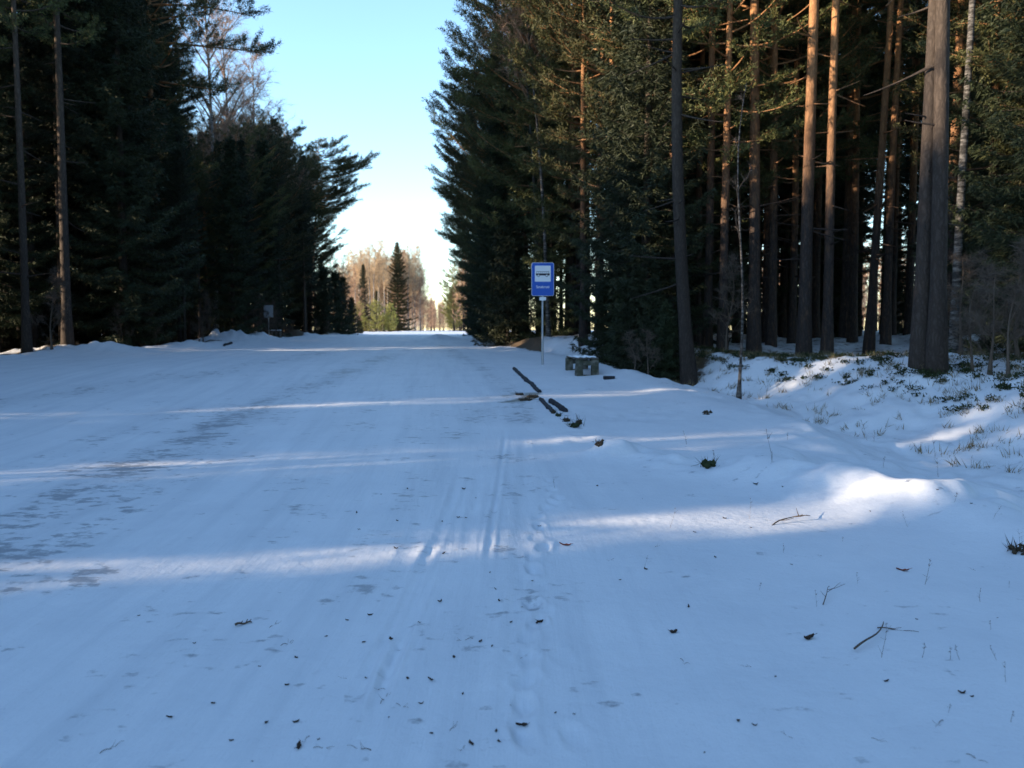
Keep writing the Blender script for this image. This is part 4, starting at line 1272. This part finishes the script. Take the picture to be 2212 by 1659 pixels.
def twig_mesh(seed, ln, rad, forks=2, up=0.0):
    rg = np.random.default_rng(seed)
    m = MB()
    n = 9
    t = np.linspace(0, 1, n)
    ph = rg.random() * 6
    P = np.stack([ln * (t - .5), ln * 0.10 * np.sin(t * 2.6 + ph), rad + ln * up * t * (1.2 - t) + 0.004 * np.sin(t * 9)], 1)
    m.tube(P, rad * (1.1 - 0.7 * t), 5, cap=True)
    for k in range(forks):
        j = rg.integers(2, n - 2)
        d = unit([rg.uniform(0.4, 1), rg.choice([-1, 1]) * rg.uniform(.4, 1), rg.uniform(0, 0.5 * up + .15)])
        l2 = ln * rg.uniform(0.18, 0.4)
        m.tube([P[j], P[j] + d * l2 * .5, P[j] + d * l2 + [0, 0, 0.01]], [rad * .7, rad * .5, rad * .3], 4, cap=True)
    return m.mesh("twig", M_DEAD)
o = drop("stick", twig_mesh(1, 0.50, 0.0055, 0, 0.12), 1873, 1375, 1.0, "long curved stick lying on the snow at the lower right", "stick", rz=0.95)
drop("stick", twig_mesh(2, 0.20, 0.003, 1), 1940, 1362, 1.0, "thin straight stick right of the long curved one", "stick", rz=-0.05)
drop("twig", twig_mesh(3, 0.42, 0.006, 4, 0.25), 1712, 1130, 1.0, "forked twig curling up from the snow below the ridge", "twig", rz=0.5)
drop("twig", twig_mesh(4, 0.09, 0.007, 3, .1), 526, 1350, 1.0, "stubby dark forked twig alone on the road at the left", "twig", rz=0.5)
drop("twig", twig_mesh(5, 0.30, 0.0028, 3, .3), 1785, 1290, 1.0, "faint branching twig above the long curved stick", "twig", rz=0.9)
for i, (a, b_) in enumerate([(1002, 1119), (242, 1615), (700, 1615), (660, 1600), (1003, 1383), (776, 1617), (815, 1490), (1000, 1618), (870, 1525), (830, 1510), (740, 1465), (1610, 1440), (1480, 1430),
                             (2030, 1565), (1700, 1590), (2110, 1700 - 60), (1900, 1600), (1320, 1210), (1420, 1180), (1770, 1200), (2100, 1230), (980, 1570), (590, 1350), (620, 1390), (1130, 1420)]):
    drop("twig", twig_mesh(20 + i % 5, 0.075, 0.0011, i % 2 + 1, .05), a, b_, random.uniform(0.6, 1.4), "tiny dark twig scrap lying flat on the snow", "twig", "tiny twig scraps on the snow")
def stalk_mesh(seed, h, nside=3):
    rg = np.random.default_rng(seed)
    m = MB()
    t = np.linspace(0, 1, 6)
    P = np.stack([0.10 * h * np.sin(t * 2 + seed), 0.08 * h * np.sin(t * 3 + seed * 2), -0.03 + (h + .03) * t], 1)
    m.tube(P, 0.0016 * (1.2 - t * .7), 4)
    for k in range(nside):
        j = rg.integers(1, 5); d = unit([rg.normal(), rg.normal(), 1.0])
        m.tube([P[j], P[j] + d * h * rg.uniform(.15, .35)], [0.0014, 0.0007], 3)
    m.blades(P[-2:], np.tile([[0, 0, 1.]], (2, 1)), 5, 0.02, 0.004, 0.8, rg, jit=0.004)
    return m.mesh("stalk", M_DEAD)
ST = [stalk_mesh(i, h, n_) for i, (h, n_) in enumerate([(0.10, 1), (0.16, 3), (0.22, 4), (0.07, 0), (0.28, 5)])]
for i, (a, b_) in enumerate([(2075, 1425), (2150, 1425), (2178, 1475), (2052, 1425), (1908, 1418), (1990, 1420), (1690, 1195), (2150, 1120), (2062, 1085), (2030, 1030), (2180, 1270), (2120, 1300), (1760, 1310),
                             (1820, 1170), (1960, 1140), (1910, 1010), (1890, 955), (2015, 990), (1700, 950), (1870, 950), (2100, 1000), (1540, 1010), (1660, 1000), (2050, 1540), (2200, 1180), (2140, 1360),
                             (1850, 1260), (2000, 1265), (2185, 1560), (1620, 1120), (1200, 1055), (1480, 960), (1395, 1230), (1640, 1275), (1450, 1140)]):
    drop("dry_stalk", ST[i % 5], a, b_, random.uniform(0.5, 1.0) * (1.6 if b_ < 1100 else 0.75), "thin dry weed stalk standing in the snow on the right", "weed stalk", "dry weed stalks on the right").rotation_euler = (random.uniform(-.25, .25), random.uniform(-.25, .25), random.random() * 6)
order_labels('tall spruces of the left forest', 'tall spruce, %s from the left of those topping the dark left forest')
order_labels('edge pines of the left forest', 'needle clad pine, %s from the left along the edge of the left forest')
order_labels('spruce bushes behind the bench', 'low dark spruce bush behind the bench, %s from the left')
order_labels('spruces under the right road edge pines', 'dark spruce at the foot of the right edge pines, %s from the far end')
order_labels('young spruces ending the left forest', 'young bushy spruce, %s from the left at the far end of the left forest')
order_labels('small bare trees ending the left forest', 'small bare tree, %s from the left above the young spruces')
order_labels('white trunked front birches beyond the crest', 'front birch with white sunlit trunk beyond the crest, %s from the left')
print("TREES", len(PLACED))
